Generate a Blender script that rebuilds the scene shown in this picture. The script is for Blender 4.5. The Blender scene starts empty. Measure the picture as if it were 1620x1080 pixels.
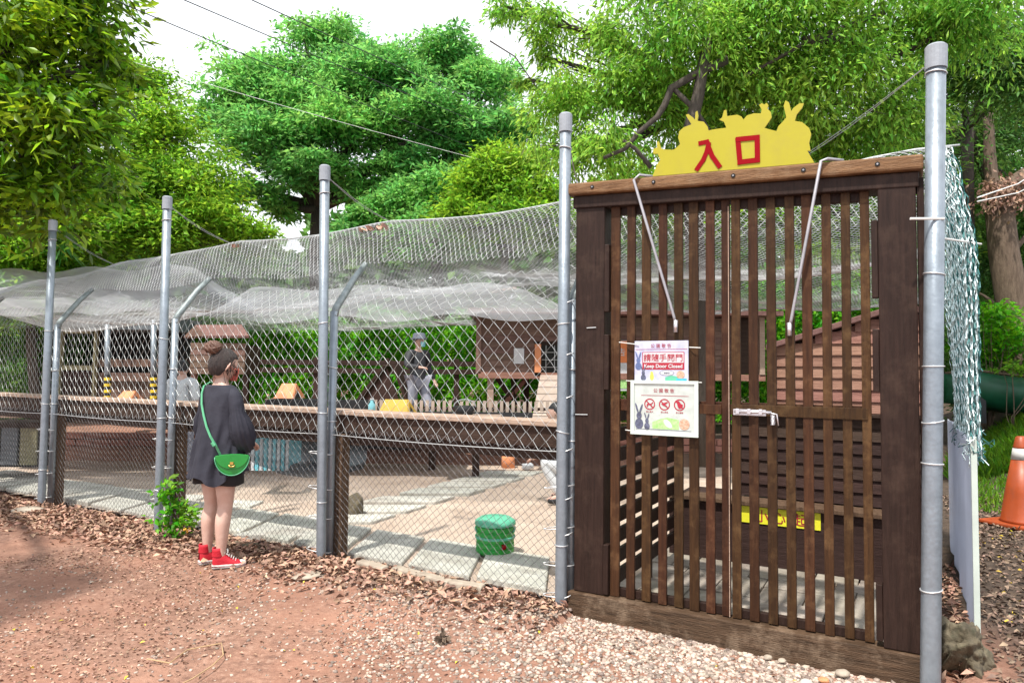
import bpy, math, random
import numpy as np
from math import radians, sin, cos, pi, atan2, sqrt
from mathutils import Vector, Matrix
rng = np.random.default_rng(7)
random.seed(7)
sc = bpy.context.scene
COL = sc.collection

# ---------------------------------------------------------------- camera
F = 1080.0
PITCH, ROLL = 2.6, 0.6
cam_d = bpy.data.cameras.new('camera'); cam = bpy.data.objects.new('camera', cam_d); COL.objects.link(cam)
cam_d.sensor_width = 36; cam_d.lens = 24; cam_d.clip_start = .05; cam_d.clip_end = 600
CM = Matrix.Rotation(radians(90+PITCH), 4, 'X') @ Matrix.Rotation(radians(ROLL), 4, 'Z')
cam.matrix_world = Matrix.Translation((0, 0, 1.5)) @ CM
sc.camera = cam
sc.view_settings.view_transform = 'Standard'; sc.view_settings.look = 'None'
sc.view_settings.gamma = 1; sc.view_settings.use_curve_mapping = False
sc.view_settings.exposure = 0.85
sc.cycles.max_bounces = 6; sc.cycles.transparent_max_bounces = 12
sc.cycles.use_denoising = True
# ---------------------------------------------------------------- light
SUN_EL, SUN_AZ = 63.0, 212.0        # azimuth clockwise from +Y : light comes from behind the camera, left
world = bpy.data.worlds.new('World'); sc.world = world; world.use_nodes = True
nt = world.node_tree; nt.nodes.clear()
wo = nt.nodes.new('ShaderNodeOutputWorld'); bg = nt.nodes.new('ShaderNodeBackground')
sky = nt.nodes.new('ShaderNodeTexSky'); sky.sky_type = 'NISHITA'; sky.sun_disc = False
sky.sun_elevation = radians(SUN_EL); sky.sun_rotation = radians(SUN_AZ); sky.dust_density = 4; sky.air_density = 1.2
tc = nt.nodes.new('ShaderNodeTexCoord'); nz = nt.nodes.new('ShaderNodeTexNoise'); nz.inputs['Scale'].default_value = 2.2; nz.inputs['Detail'].default_value = 6
rmp = nt.nodes.new('ShaderNodeValToRGB'); rmp.color_ramp.elements[0].position = .18; rmp.color_ramp.elements[1].position = .42
rmp.color_ramp.elements[0].color = (.72, .72, .72, 1); rmp.color_ramp.elements[1].color = (1, 1, 1, 1)
mx = nt.nodes.new('ShaderNodeMix'); mx.data_type = 'RGBA'; mx.inputs[7].default_value = (9.5, 9.9, 10.4, 1)
nt.links.new(tc.outputs['Generated'], nz.inputs['Vector']); nt.links.new(nz.outputs['Fac'], rmp.inputs['Fac'])
nt.links.new(rmp.outputs['Color'], mx.inputs[0]); nt.links.new(sky.outputs['Color'], mx.inputs[6])
nt.links.new(mx.outputs[2], bg.inputs['Color']); bg.inputs['Strength'].default_value = .085
nt.links.new(bg.outputs[0], wo.inputs[0])
sun_d = bpy.data.lights.new('sun', 'SUN'); sun = bpy.data.objects.new('sun', sun_d); COL.objects.link(sun)
sun_d.energy = 3.6; sun_d.angle = radians(1.6); sun_d.color = (1, .95, .86)
_d = Vector((sin(radians(SUN_AZ))*cos(radians(SUN_EL)), cos(radians(SUN_AZ))*cos(radians(SUN_EL)), sin(radians(SUN_EL))))
sun.rotation_euler = _d.to_track_quat('Z', 'Y').to_euler()

# ---------------------------------------------------------------- frames
R3 = np.array(CM.to_3x3()); C0 = np.array([0, 0, 1.5])
def ray(px, py): return R3 @ np.array([(px-810)/F, -(py-540)/F, -1])
def gnd(px, py, z=0.):
    d = ray(px, py); return C0 + d*(z-C0[2])/d[2]
def at(px, py, Y):
    d = ray(px, py); return C0 + d*Y/d[1]
O = np.array([2.02, 3.32, 0]); U = np.array([-cos(radians(30)), .5, 0]); NN = np.array([.5, cos(radians(30)), 0]); ZZ = np.array([0, 0, 1.])
def W(s, t, z): return O + s*U + t*NN + z*ZZ        # fence frame: s along fence to the left, t inwards
def fen(px, py, t):                                   # pixel -> (s,z) on the plane t
    d = ray(px, py); k = ((O-C0)@NN+t)/(d@NN); p = C0+d*k-O; return p@U, p[2]

# ---------------------------------------------------------------- materials
def mat(name, col, rough=.7, var=.15, scale=6, metal=0, bump=.2, col2=None, stretch=None, island=0, transl=0, spec=.5, detail=6, bscale=None, coat=0, alpha=None, stain=None):
    m = bpy.data.materials.new(name); m.use_nodes = True; n = m.node_tree; n.nodes.clear()
    L = n.links.new
    out = n.nodes.new('ShaderNodeOutputMaterial'); p = n.nodes.new('ShaderNodeBsdfPrincipled')
    p.inputs['Roughness'].default_value = rough; p.inputs['Metallic'].default_value = metal
    p.inputs['Specular IOR Level'].default_value = spec; p.inputs['Coat Weight'].default_value = coat
    t = n.nodes.new('ShaderNodeTexCoord'); mp = n.nodes.new('ShaderNodeMapping')
    if stretch: mp.inputs['Scale'].default_value = stretch
    L(t.outputs['Object'], mp.inputs['Vector'])
    z = n.nodes.new('ShaderNodeTexNoise'); z.inputs['Scale'].default_value = scale; z.inputs['Detail'].default_value = detail; z.inputs['Roughness'].default_value = .65
    L(mp.outputs[0], z.inputs['Vector'])
    r = n.nodes.new('ShaderNodeValToRGB'); r.color_ramp.elements[0].position = .3; r.color_ramp.elements[1].position = .7
    c = np.array(col[:3])
    if col2 is None: a, b = c*(1-var), np.minimum(c*(1+var), .95)
    else: a, b = c, np.array(col2)
    r.color_ramp.elements[0].color = (*a, 1); r.color_ramp.elements[1].color = (*b, 1)
    L(z.outputs['Fac'], r.inputs['Fac']); src = r.outputs['Color']
    if stain:
        zs = n.nodes.new('ShaderNodeTexNoise'); zs.inputs['Scale'].default_value = stain[2]; zs.inputs['Detail'].default_value = 9; zs.inputs['Roughness'].default_value = .7
        L(t.outputs['Object'], zs.inputs['Vector']); rs_ = n.nodes.new('ShaderNodeValToRGB'); rs_.color_ramp.elements[0].position = .50; rs_.color_ramp.elements[1].position = .72
        rs_.color_ramp.elements[0].color = (0, 0, 0, 1); rs_.color_ramp.elements[1].color = (stain[1],)*3+(1,); L(zs.outputs['Fac'], rs_.inputs['Fac'])
        mxs = n.nodes.new('ShaderNodeMix'); mxs.data_type = 'RGBA'; mxs.inputs[7].default_value = (*stain[0], 1); L(rs_.outputs['Color'], mxs.inputs[0]); L(src, mxs.inputs[6]); src = mxs.outputs[2]
    if island:
        at_ = n.nodes.new('ShaderNodeAttribute'); at_.attribute_name = 'rnd'
        hs = n.nodes.new('ShaderNodeHueSaturation')
        m1 = n.nodes.new('ShaderNodeMapRange'); m1.inputs['To Min'].default_value = 1-island; m1.inputs['To Max'].default_value = 1+island
        L(at_.outputs['Fac'], m1.inputs['Value']); L(m1.outputs[0], hs.inputs['Value'])
        m2 = n.nodes.new('ShaderNodeMath'); m2.operation = 'MULTIPLY_ADD'; m2.inputs[1].default_value = .05 if transl else .03; m2.inputs[2].default_value = .475 if transl else .485
        sn = n.nodes.new('ShaderNodeMath'); sn.operation = 'FRACT'; mu = n.nodes.new('ShaderNodeMath'); mu.operation = 'MULTIPLY'; mu.inputs[1].default_value = 7.31
        L(at_.outputs['Fac'], mu.inputs[0]); L(mu.outputs[0], sn.inputs[0]); L(sn.outputs[0], m2.inputs[0]); L(m2.outputs[0], hs.inputs['Hue'])
        L(src, hs.inputs['Color']); src = hs.outputs['Color']
    L(src, p.inputs['Base Color'])
    if bump:
        b2 = n.nodes.new('ShaderNodeBump'); b2.inputs['Strength'].default_value = bump; b2.inputs['Distance'].default_value = .01
        z2 = n.nodes.new('ShaderNodeTexNoise'); z2.inputs['Scale'].default_value = bscale or scale*4; z2.inputs['Detail'].default_value = 5
        L(mp.outputs[0], z2.inputs['Vector']); L(z2.outputs['Fac'], b2.inputs['Height']); L(b2.outputs[0], p.inputs['Normal'])
        rr = n.nodes.new('ShaderNodeMapRange'); rr.inputs['To Min'].default_value = max(.05, rough-.12); rr.inputs['To Max'].default_value = min(1, rough+.12)
        L(z2.outputs['Fac'], rr.inputs['Value']); L(rr.outputs[0], p.inputs['Roughness'])
    sh = p.outputs[0]
    if transl:
        tr = n.nodes.new('ShaderNodeBsdfTranslucent'); hs2 = n.nodes.new('ShaderNodeHueSaturation'); hs2.inputs['Value'].default_value = 1.5; hs2.inputs['Hue'].default_value = .485
        L(src, hs2.inputs['Color']); L(hs2.outputs[0], tr.inputs['Color'])
        ms = n.nodes.new('ShaderNodeMixShader'); ms.inputs[0].default_value = transl
        L(sh, ms.inputs[1]); L(tr.outputs[0], ms.inputs[2]); sh = ms.outputs[0]
    if alpha is not None:
        tp = n.nodes.new('ShaderNodeBsdfTransparent'); ms = n.nodes.new('ShaderNodeMixShader'); ms.inputs[0].default_value = alpha
        L(tp.outputs[0], ms.inputs[1]); L(sh, ms.inputs[2]); sh = ms.outputs[0]
    L(sh, out.inputs[0])
    return m
M = {}
M['galv'] = mat('galvanised', (0.248, 0.285, 0.329), .42, .16, 14, metal=.55, bump=.15)
M['galv_old'] = mat('galvanised_old', (0.225, 0.262, 0.270), .5, .3, 18, metal=.3, bump=.3)
M['cap'] = mat('pole_cap_grey', (0.270, 0.292, 0.330), .5, .1, 10)
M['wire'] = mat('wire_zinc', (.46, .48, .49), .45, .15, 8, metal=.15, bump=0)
M['wire_dark'] = mat('wire_fine_dark', (.10, .095, .10), .6, .25, 8, metal=.2, bump=0)  # dark tone put in for lower wires seen against the light
M['net'] = mat('net_wire', (.60, .62, .64), .6, .25, 5, metal=0, bump=0)
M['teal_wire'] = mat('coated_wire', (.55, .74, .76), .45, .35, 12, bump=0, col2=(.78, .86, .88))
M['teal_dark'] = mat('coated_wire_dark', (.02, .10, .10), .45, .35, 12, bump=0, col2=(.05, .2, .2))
M['paver'] = mat('paver', (.20, .17, .14), .85, .2, 6, bump=.5, col2=(.38, .34, .29), island=.12, stain=((.10, .075, .05), .6, 5))
M['tie'] = mat('tie_wire', (.65, .65, .66), .35, .2, 8, metal=.6, bump=0)
M['wood'] = mat('stained_wood', (.028, .012, .006), .55, .4, 5, bump=.5, stretch=(12, 12, .8), island=.3, col2=(.066, .028, .012), spec=0.18, stain=((.16, .085, .04), .55, 9))
M['wood_dark'] = mat('dark_post_wood', (.017, .009, .007), .5, .3, 5, bump=.4, stretch=(12, 12, .8), col2=(.034, .018, .014), spec=0.18, stain=((.09, .055, .04), .35, 7))
M['wood_h'] = mat('header_wood', (.085, .04, .018), .6, .3, 4, bump=.6, stretch=(1.4, 1.4, 18), col2=(.25, .135, .065), spec=0.18, stain=((.30, .20, .12), .5, 8))
M['sill'] = mat('threshold_wood', (.028, .016, .009), .65, .3, 4, bump=.8, stretch=(1.4, 1.4, 16), col2=(.11, .066, .04), spec=0.18, stain=((.28, .20, .14), .7, 6))
M['rail_wood'] = mat('rail_wood', (0.031, 0.019, 0.014), .7, .3, 4, bump=.5, stretch=(1.2, 1.2, 14), col2=(0.062, 0.037, 0.028), spec=0.18)
M['cap_wood'] = mat('cap_board_wood', (.30, .21, .16), .7, .3, 4, bump=.5, stretch=(1.2, 1.2, 14), col2=(.46, .34, .27), spec=0.18)
M['post_wood'] = mat('weathered_post_wood', (0.060, 0.034, 0.021), .75, .3, 4, bump=.7, stretch=(9, 9, .9), col2=(0.150, 0.094, 0.060), spec=0.18)
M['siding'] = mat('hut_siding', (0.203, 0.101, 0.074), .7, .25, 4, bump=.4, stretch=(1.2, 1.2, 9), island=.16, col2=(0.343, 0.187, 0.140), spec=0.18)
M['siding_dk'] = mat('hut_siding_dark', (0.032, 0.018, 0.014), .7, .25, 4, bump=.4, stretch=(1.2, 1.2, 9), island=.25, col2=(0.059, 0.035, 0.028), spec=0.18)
M['siding_far'] = mat('far_hut_siding', (.12, .075, .058), .75, .25, 3, bump=.4, stretch=(1.2, 1.2, 9), island=.16, col2=(.235, .15, .12), spec=0.18)
M['ramp'] = mat('ramp_boards', (0.390, 0.312, 0.265), .75, .2, 4, bump=.3, island=.12)
M['black'] = mat('black_plastic', (.018, .019, .022), .6, .4, 5, bump=.3)
M['dark_open'] = mat('dark_interior', (.012, .013, .012), .9, .4, 3, bump=0)  # near black put in for the shade inside openings and holes
M['yellow'] = mat('sign_yellow', (.36, .315, .006), .45, .03, 3, bump=.05, stain=((.30, .25, .03), .5, 5))
M['red'] = mat('sign_red', (.24, .002, .006), .4, .05, 3, bump=0, spec=0.1)
M['white'] = mat('white_print', (.56, .57, .60), .5, .03, 3, bump=.03)
M['lilac'] = mat('lilac_print', (.36, .38, .60), .5, .25, 14, bump=0, col2=(.58, .58, .68))
M['board_white'] = mat('board_white', (.48, .52, .50), .35, .12, 16, bump=.5, bscale=9)
M['board_edge'] = mat('board_edge', (.55, .62, .58), .4, .1, 5, bump=.1)
M['print_dk'] = mat('print_dark', (.09, .10, .16), .5, .5, 60, bump=0)
M['print_green'] = mat('print_green', (.22, .5, .12), .5, .3, 40, bump=0, col2=(.5, .75, .35))
M['print_yel'] = mat('print_chick', (.75, .62, .1), .5, .3, 60, bump=0)
M['print_brown'] = mat('print_brown', (.33, .12, .06), .5, .3, 60, bump=0, col2=(.7, .55, .42))
M['print_blue'] = mat('print_blue', (.05, .4, .6), .5, .3, 60, bump=0)
M['floor'] = mat('pen_floor', (.33, .25, .195), .85, .2, 1.6, bump=.5, col2=(.52, .42, .345), bscale=40)
M['slab'] = mat('paving_slab', (.36, .355, .315), .8, .15, 6, bump=.4, col2=(.55, .54, .49), island=.08, stain=((.20, .16, .12), .6, 2.5))
M['brick'] = mat('brick', (.26, .13, .09), .85, .2, 8, bump=.5, island=.3)
M['rock'] = mat('rock', (.045, .036, .024), .85, .3, 9, bump=1, col2=(.19, .155, .10), stain=((.03, .035, .018), .8, 14))
M['stone'] = mat('pale_stone', (.24, .19, .15), .7, .25, 9, bump=.5, col2=(.42, .36, .29))
M['stone_o'] = mat('orange_stone', (.50, .22, .10), .7, .25, 9, bump=.4)
M['gravel'] = mat('gravel', (.25, .185, .15), .75, .25, 30, bump=.2, island=0.6, col2=(.46, .37, .31))
M['litter'] = mat('leaf_litter', (.20, .105, .07), .75, .3, 12, bump=.1, island=.55, col2=(.46, .29, .21))
M['bark'] = mat('bark', (.07, .045, .03), .9, .3, 5, bump=1, stretch=(5, 5, 1), col2=(.17, .12, .085))
M['bark_dk'] = mat('bark_dark', (.035, .028, .022), .9, .3, 5, bump=1, stretch=(5, 5, 1), col2=(.08, .062, .05))
M['leaf_near'] = mat('leaf_glossy', (.045, .17, .01), .38, .3, 1.3, bump=0, island=0.7, transl=0.45, col2=(.27, .42, .015), spec=.6)
M['leaf_mid'] = mat('leaf_yellow_green', (.08, .25, .02), .5, .3, .6, bump=0, island=0.6, transl=0.5, col2=(.25, .43, .03), spec=0.25)
M['leaf_big'] = mat('leaf_blue_green', (.08, .29, .08), .5, .3, .45, bump=0, island=0.6, transl=0.45, col2=(.20, .46, .09), spec=0.25)
M['leaf_right'] = mat('leaf_camphor', (.09, .28, .03), .45, .3, .7, bump=0, island=0.65, transl=0.5, col2=(.31, .50, .07), spec=0.25)
M['leaf_dark'] = mat('leaf_dark', (.045, .13, .03), .5, .3, .7, bump=0, island=.5, transl=0.42, col2=(.10, .22, .03), spec=0.25)
M['leaf_hedge'] = mat('leaf_hedge', (.035, .24, .01), .45, .3, 1.2, bump=0, island=.6, transl=0.5, col2=(.15, .42, .012), spec=0.25)
M['grass'] = mat('grass_blade', (.07, .22, .01), .5, .3, 2, bump=0, island=.5, transl=.4, col2=(.20, .38, .02))
M['skin'] = mat('skin', (.50, .30, .24), .5, .06, 9, bump=.12, spec=.4, col2=(.60, .41, .34))
M['hair'] = mat('hair', (.010, .006, .007), .38, .4, 30, bump=1.0, stretch=(3, 3, .7), col2=(.05, .03, .026))
M['hair_b'] = mat('hair_bun', (0.070, 0.032, 0.021), .4, .4, 30, bump=.8, col2=(0.182, 0.091, 0.063))
M['hair_blk'] = mat('hair_black', (.012, .012, .014), .4, .3, 30, bump=.3)
M['blouse'] = mat('blouse_cloth', (.024, .024, .034), .75, .15, 3, bump=0.6, bscale=16, col2=(.048, .048, .064), spec=0.15)
M['shorts'] = mat('shorts_cloth', (.010, .010, .013), .8, .2, 8, bump=.2)
M['shoe_red'] = mat('canvas_red', (.45, .006, .02), .7, .1, 20, bump=.2)
M['rubber'] = mat('white_rubber', (.55, .54, .52), .6, .06, 10, bump=.05)
M['bag'] = mat('bag_green', (.008, .22, .03), .35, .12, 8, bump=.1, spec=.6)
M['strap'] = mat('strap_mint', (.09, .36, .19), .45, .08, 8, bump=.05)
M['gold'] = mat('brass', (.65, .42, .12), .3, .1, 8, metal=.9, bump=0)
M['mask'] = mat('face_mask_red', (.70, .16, .12), .7, .05, 8, bump=0)
M['mask_w'] = mat('face_mask_blue', (.25, .62, .70), .7, .05, 8, bump=0)
M['jacket'] = mat('jacket_dark', (.032, .034, .042), .7, .3, 9, bump=.3)
M['jeans'] = mat('grey_trousers', (.24, .25, .31), .8, .25, 14, bump=.3)
M['white_cloth'] = mat('white_cloth', (0.578, 0.612, 0.646), .8, .06, 8, bump=.2)
M['mint'] = mat('mint_cloth', (.33, .68, .52), .8, .08, 8, bump=.1)
M['hat'] = mat('hat_grey', (.10, .115, .15), .8, .15, 9, bump=.2)
M['bin_green'] = mat('bin_green', (.006, .26, .05), .45, .15, 6, bump=.1, col2=(.03, .36, .03))
M['bin_lid'] = mat('bin_lid_green', (.10, .42, .27), .4, .2, 8, bump=.1)
M['cone'] = mat('cone_orange', (.33, .055, .010), .45, .12, 5, bump=.1, stain=((.20, .06, .03), .5, 9))
M['canoe'] = mat('hull_green', (.004, .065, .032), .5, .3, 4, bump=.2)
M['panel'] = mat('white_panel', (.62, .64, .72), .5, .08, 2.5, bump=.15, transl=.45)
M['cable'] = mat('cable_black', (.012, .012, .012), .6, .1, 5, bump=0)
M['cord_w'] = mat('cord_white', (.7, .7, .68), .6, .1, 5, bump=0)
M['yellow_h'] = mat('hutch_yellow', (0.612, 0.391, 0.051), .6, .12, 4, bump=.2)
M['terracotta'] = mat('terracotta', (.66, .26, .12), .7, .15, 5, bump=.2)
M['roof_red'] = mat('roof_red', (.17, .085, .075), .75, .2, 6, bump=.4)
M['haz_y'] = mat('tape_yellow', (.80, .58, .03), .5, .05, 5, bump=0)
M['olive'] = mat('olive_frame', (.26, .24, .14), .7, .25, 5, bump=.3)
M['grey_band'] = mat('grey_fascia', (.13, .15, .17), .7, .2, 3, bump=.2)
M['steel'] = mat('zinc_bolt', (.62, .60, .64), .28, .15, 8, metal=.7, bump=.1)
M['rod'] = mat('grey_rod', (.34, .33, .36), .4, .15, 8, metal=.3, bump=.1)
M['cloth_shade'] = mat('shade_cloth', (.46, .48, .53), .85, .25, 1.5, bump=.4, bscale=4, alpha=0.44, transl=0.4)
M['cloth_dark'] = mat('dark_shade_cloth', (.05, .075, .095), .85, .3, 6, bump=.2, alpha=.72)
M['blue_teal'] = mat('teal_plastic', (.15, .5, .6), .5, .2, 6, bump=0)
M['orange_pr'] = mat('poster_orange', (.75, .22, .07), .5, .1, 6, bump=0)
M['twig'] = mat('dry_stalk', (.42, .28, .15), .7, .2, 9, bump=.2)
M['flower'] = mat('flower_orange', (.8, .42, .05), .6, .1, 6, bump=0)

# ground: earth with leaf-brown and gravel tones
def ground_mat():
    m = bpy.data.materials.new('earth'); m.use_nodes = True; n = m.node_tree; L = n.links.new
    p = n.nodes['Principled BSDF']; p.inputs['Roughness'].default_value = .92
    t = n.nodes.new('ShaderNodeTexCoord')
    def noise(sc_, det=6, ro=.6):
        z = n.nodes.new('ShaderNodeTexNoise'); z.inputs['Scale'].default_value = sc_; z.inputs['Detail'].default_value = det; z.inputs['Roughness'].default_value = ro
        L(t.outputs['Object'], z.inputs['Vector']); return z.outputs['Fac']
    def ramp(f, stops):
        r = n.nodes.new('ShaderNodeValToRGB'); e = r.color_ramp.elements
        e[0].position, e[0].color = stops[0][0], (*stops[0][1], 1); e[1].position, e[1].color = stops[-1][0], (*stops[-1][1], 1)
        for q, c in stops[1:-1]: x = e.new(q); x.color = (*c, 1)
        L(f, r.inputs['Fac']); return r.outputs['Color']
    def mix(f, a, b):
        x = n.nodes.new('ShaderNodeMix'); x.data_type = 'RGBA'; L(f, x.inputs[0]); L(a, x.inputs[6]); L(b, x.inputs[7]); return x.outputs[2]
    earth = ramp(noise(.9, 8), [(.3, (.23, .10, .065)), (.5, (.34, .165, .11)), (.7, (.43, .25, .18))])
    fine = ramp(noise(22, 8, .75), [(.36, (.10, .052, .038)), (.52, (.28, .15, .105)), (.7, (.46, .31, .24))])
    a = mix(ramp(noise(1.7, 6), [(.42, (.25,)*3), (.6, (.85,)*3)]), earth, fine)
    dark = ramp(noise(14, 6, .7), [(.3, (.03, .019, .013)), (.7, (.10, .066, .045))])
    sp = n.nodes.new('ShaderNodeSeparateXYZ'); L(t.outputs['Object'], sp.inputs[0])
    mr = n.nodes.new('ShaderNodeMapRange'); mr.inputs['From Min'].default_value = 2.4; mr.inputs['From Max'].default_value = 3.0; L(sp.outputs['X'], mr.inputs['Value'])
    brown_patch = ramp(noise(.55, 5, .6), [(.45, (0,)*3), (.68, (.6,)*3)]); a = mix(brown_patch, a, ramp(noise(9, 7, .7), [(.3, (.10, .05, .034)), (.7, (.24, .13, .09))])); a = mix(mr.outputs[0], a, dark)      # browner earth patches at random, then forest soil on the right of the pen
    L(a, p.inputs['Base Color'])
    b = n.nodes.new('ShaderNodeBump'); b.inputs['Strength'].default_value = .8; b.inputs['Distance'].default_value = .02
    L(noise(35, 8, .7), b.inputs['Height']); L(b.outputs[0], p.inputs['Normal'])
    return m
M['earth'] = ground_mat()

# ---------------------------------------------------------------- mesh helpers
ROOT = {}
def tag(o, label=None, cat=None, group=None, kind=None):
    if label: o['label'] = label
    if cat: o['category'] = cat
    if group: o['group'] = group
    if kind: o['kind'] = kind
    return o
def empty(name, loc, label, cat, group=None):
    o = bpy.data.objects.new(name, None); COL.objects.link(o); o.location = tuple(loc); o.empty_display_size = .1
    ROOT[o] = np.array(loc, float); return tag(o, label, cat, group)
def nrm(v): v = np.array(v, float); l = np.linalg.norm(v); return v/l if l else v
def link(name, me, m, parent=None, origin=None, kind=None):
    o = bpy.data.objects.new(name, me); COL.objects.link(o)
    if m is not None and not me.materials: me.materials.append(m)
    if parent is not None: o.parent = parent; ROOT[o] = ROOT[parent]
    else:
        og = np.array(origin if origin is not None else (0, 0, 0), float); o.location = tuple(og); ROOT[o] = og
    if kind or name in ('branches', 'limbs', 'loose_hair', 'leaf_spray', 'leaves', 'stems', 'stem', 'dead_leaves', 'crown', 'frond'): o['kind'] = kind or 'stuff'
    return o
def rawmesh(name, V, Fc, rnd=None, smooth=False):
    """fast mesh from numpy verts and equal-sized faces"""
    V = np.ascontiguousarray(V, np.float32); Fc = np.ascontiguousarray(Fc, np.int32)
    me = bpy.data.meshes.new(name); k = Fc.shape[1]
    me.vertices.add(len(V)); me.vertices.foreach_set('co', V.ravel())
    me.loops.add(Fc.size); me.loops.foreach_set('vertex_index', Fc.ravel())
    me.polygons.add(len(Fc)); me.polygons.foreach_set('loop_start', np.arange(0, Fc.size, k, dtype=np.int32))
    me.update(calc_edges=True); me.validate()
    if smooth: me.polygons.foreach_set('use_smooth', np.ones(len(Fc), bool))
    if rnd is not None:
        a = me.attributes.new('rnd', 'FLOAT', 'FACE'); a.data.foreach_set('value', np.ascontiguousarray(rnd, np.float32))
    return me
class MB:
    def __init__(s): s.v = []; s.f = []; s.rn = []; s.n = 0
    def add(s, V, Fc, r=None):
        r = random.random() if r is None else r
        s.v += [tuple(map(float, x)) for x in V]; s.f += [tuple(int(i)+s.n for i in f) for f in Fc]; s.rn += [r]*len(Fc); s.n += len(V); return s
    def hexa(s, P):                   # 8 corners: bottom ring, top ring
        return s.add(P, [(3, 2, 1, 0), (4, 5, 6, 7), (0, 1, 5, 4), (1, 2, 6, 5), (2, 3, 7, 6), (3, 0, 4, 7)])
    def box(s, c, h, ax=None, bev=0):  # centre, half sizes, axes
        ax = np.eye(3) if ax is None else np.array(ax); c = np.array(c, float)
        P = [c+ax.T@(np.array(q)*h) for q in [(-1,-1,-1),(1,-1,-1),(1,1,-1),(-1,1,-1),(-1,-1,1),(1,-1,1),(1,1,1),(-1,1,1)]]
        return s.hexa(P)
    def wbox(s, s0, s1, t0, t1, z0, z1):   # in the fence frame
        return s.hexa([W(s0,t0,z0), W(s0,t1,z0), W(s1,t1,z0), W(s1,t0,z0), W(s0,t0,z1), W(s0,t1,z1), W(s1,t1,z1), W(s1,t0,z1)])
    def tube(s, pts, r, k=8, closed=False, caps=True):
        pts = [np.array(p, float) for p in pts]; n_ = len(pts); r = r if hasattr(r, '__len__') else [r]*n_
        V = []; Fc = []; up = None
        for i, p in enumerate(pts):
            if closed: d = nrm(pts[(i+1) % n_]-pts[i-1])
            else: d = nrm(pts[min(i+1, n_-1)]-pts[max(i-1, 0)])
            if up is None: up = nrm(np.cross(d, (0.3, .2, .9) if abs(d[2]) < .9 else (1, 0, 0)))
            a = nrm(up-d*(up@d)); up = a; b = np.cross(d, a)
            for j in range(k):
                th = 2*pi*j/k; V.append(p+r[i]*(cos(th)*a+sin(th)*b))
        m_ = n_ if closed else n_-1
        for i in range(m_):
            for j in range(k):
                i2 = (i+1) % n_; Fc.append((i*k+j, i*k+(j+1) % k, i2*k+(j+1) % k, i2*k+j))
        if caps and not closed: Fc += [tuple(range(k-1, -1, -1)), tuple(range((n_-1)*k, n_*k))]
        return s.add(V, Fc)
    def loft(s, rings, closed_ring=True, caps=(True, True)):
        k = len(rings[0]); V = [p for r_ in rings for p in r_]; Fc = []
        kk = k if closed_ring else k-1
        for i in range(len(rings)-1):
            for j in range(kk): Fc.append((i*k+j, i*k+(j+1) % k, (i+1)*k+(j+1) % k, (i+1)*k+j))
        if closed_ring and caps[0]: Fc.append(tuple(range(k-1, -1, -1)))
        if closed_ring and caps[1]: Fc.append(tuple(range((len(rings)-1)*k, len(rings)*k)))
        return s.add(V, Fc)
    def prism(s, poly, off):           # planar polygon extruded by off
        k = len(poly); off = np.array(off); V = [np.array(p) for p in poly]+[np.array(p)+off for p in poly]
        return s.add(V, [tuple(range(k-1, -1, -1)), tuple(range(k, 2*k))]+[(i, (i+1) % k, k+(i+1) % k, k+i) for i in range(k)])
    def ball(s, c, r, k=12, l=8, jit=0):
        c = np.array(c, float); r = np.array(r, float)*np.ones(3); V = []; Fc = []
        for i in range(l+1):
            ph = pi*i/l
            for j in range(k):
                th = 2*pi*j/k; q = np.array([sin(ph)*cos(th), sin(ph)*sin(th), cos(ph)])
                V.append(c+r*q*(1+(random.uniform(-jit, jit) if 0 < i < l else 0)))
        for i in range(l):
            for j in range(k): Fc.append((i*k+j, (i+1)*k+j, (i+1)*k+(j+1) % k, i*k+(j+1) % k))
        return s.add(V, Fc)
    def build(s, name, m, parent=None, origin=None, smooth=False, bevel=0, kind=None, rnd=True):
        og = ROOT[parent] if parent is not None else np.array(origin if origin is not None else (0, 0, 0), float)
        me = bpy.data.meshes.new(name); me.from_pydata([tuple(np.array(v)-og) for v in s.v], [], s.f)
        me.validate()
        if rnd and len(me.polygons) == len(s.rn):
            a = me.attributes.new('rnd', 'FLOAT', 'FACE'); a.data.foreach_set('value', np.array(s.rn, np.float32))
        if smooth: me.polygons.foreach_set('use_smooth', np.ones(len(me.polygons), bool))
        o = link(name, me, m, parent, origin, kind)
        if bevel:
            b = o.modifiers.new('bevel', 'BEVEL'); b.width = bevel; b.segments = 2; b.limit_method = 'ANGLE'
        return o
def text_mesh(txt, size, P0, ex, ez, m, name, parent, depth=.001, align='CENTER', bold=0, sx=1):
    """real text geometry standing on the plane spanned by ex (reading direction) and ez (up)"""
    cu = bpy.data.curves.new('t', 'FONT'); cu.body = txt; cu.size = size; cu.align_x = align; cu.extrude = depth; cu.offset = bold; cu.resolution_u = 3
    ob = bpy.data.objects.new('t', cu); COL.objects.link(ob)
    dg = bpy.context.evaluated_depsgraph_get(); me = bpy.data.meshes.new_from_object(ob.evaluated_get(dg))
    bpy.data.objects.remove(ob); bpy.data.curves.remove(cu)
    ex = np.array(ex); ez = np.array(ez); ny = np.cross(ex, ez)
    n_ = len(me.vertices); co = np.zeros(n_*3); me.vertices.foreach_get('co', co); co = co.reshape(-1, 3)
    Wd = np.array(P0)+co[:, :1]*ex*sx+co[:, 1:2]*ez+co[:, 2:3]*ny
    me.vertices.foreach_set('co', (Wd-ROOT[parent]).ravel()); me.update(); me.materials.clear()
    return link(name, me, m, parent)
def copy_tree(o, off, parent=None):
    c = o.copy(); COL.objects.link(c)
    if parent is not None: c.parent = parent
    else: c.location = o.location+Vector(off)
    for ch in [x for x in bpy.data.objects if x.parent == o and x is not c]: copy_tree(ch, off, c)
    return c
_NO = np.random.default_rng(3).random((64, 64))
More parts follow.
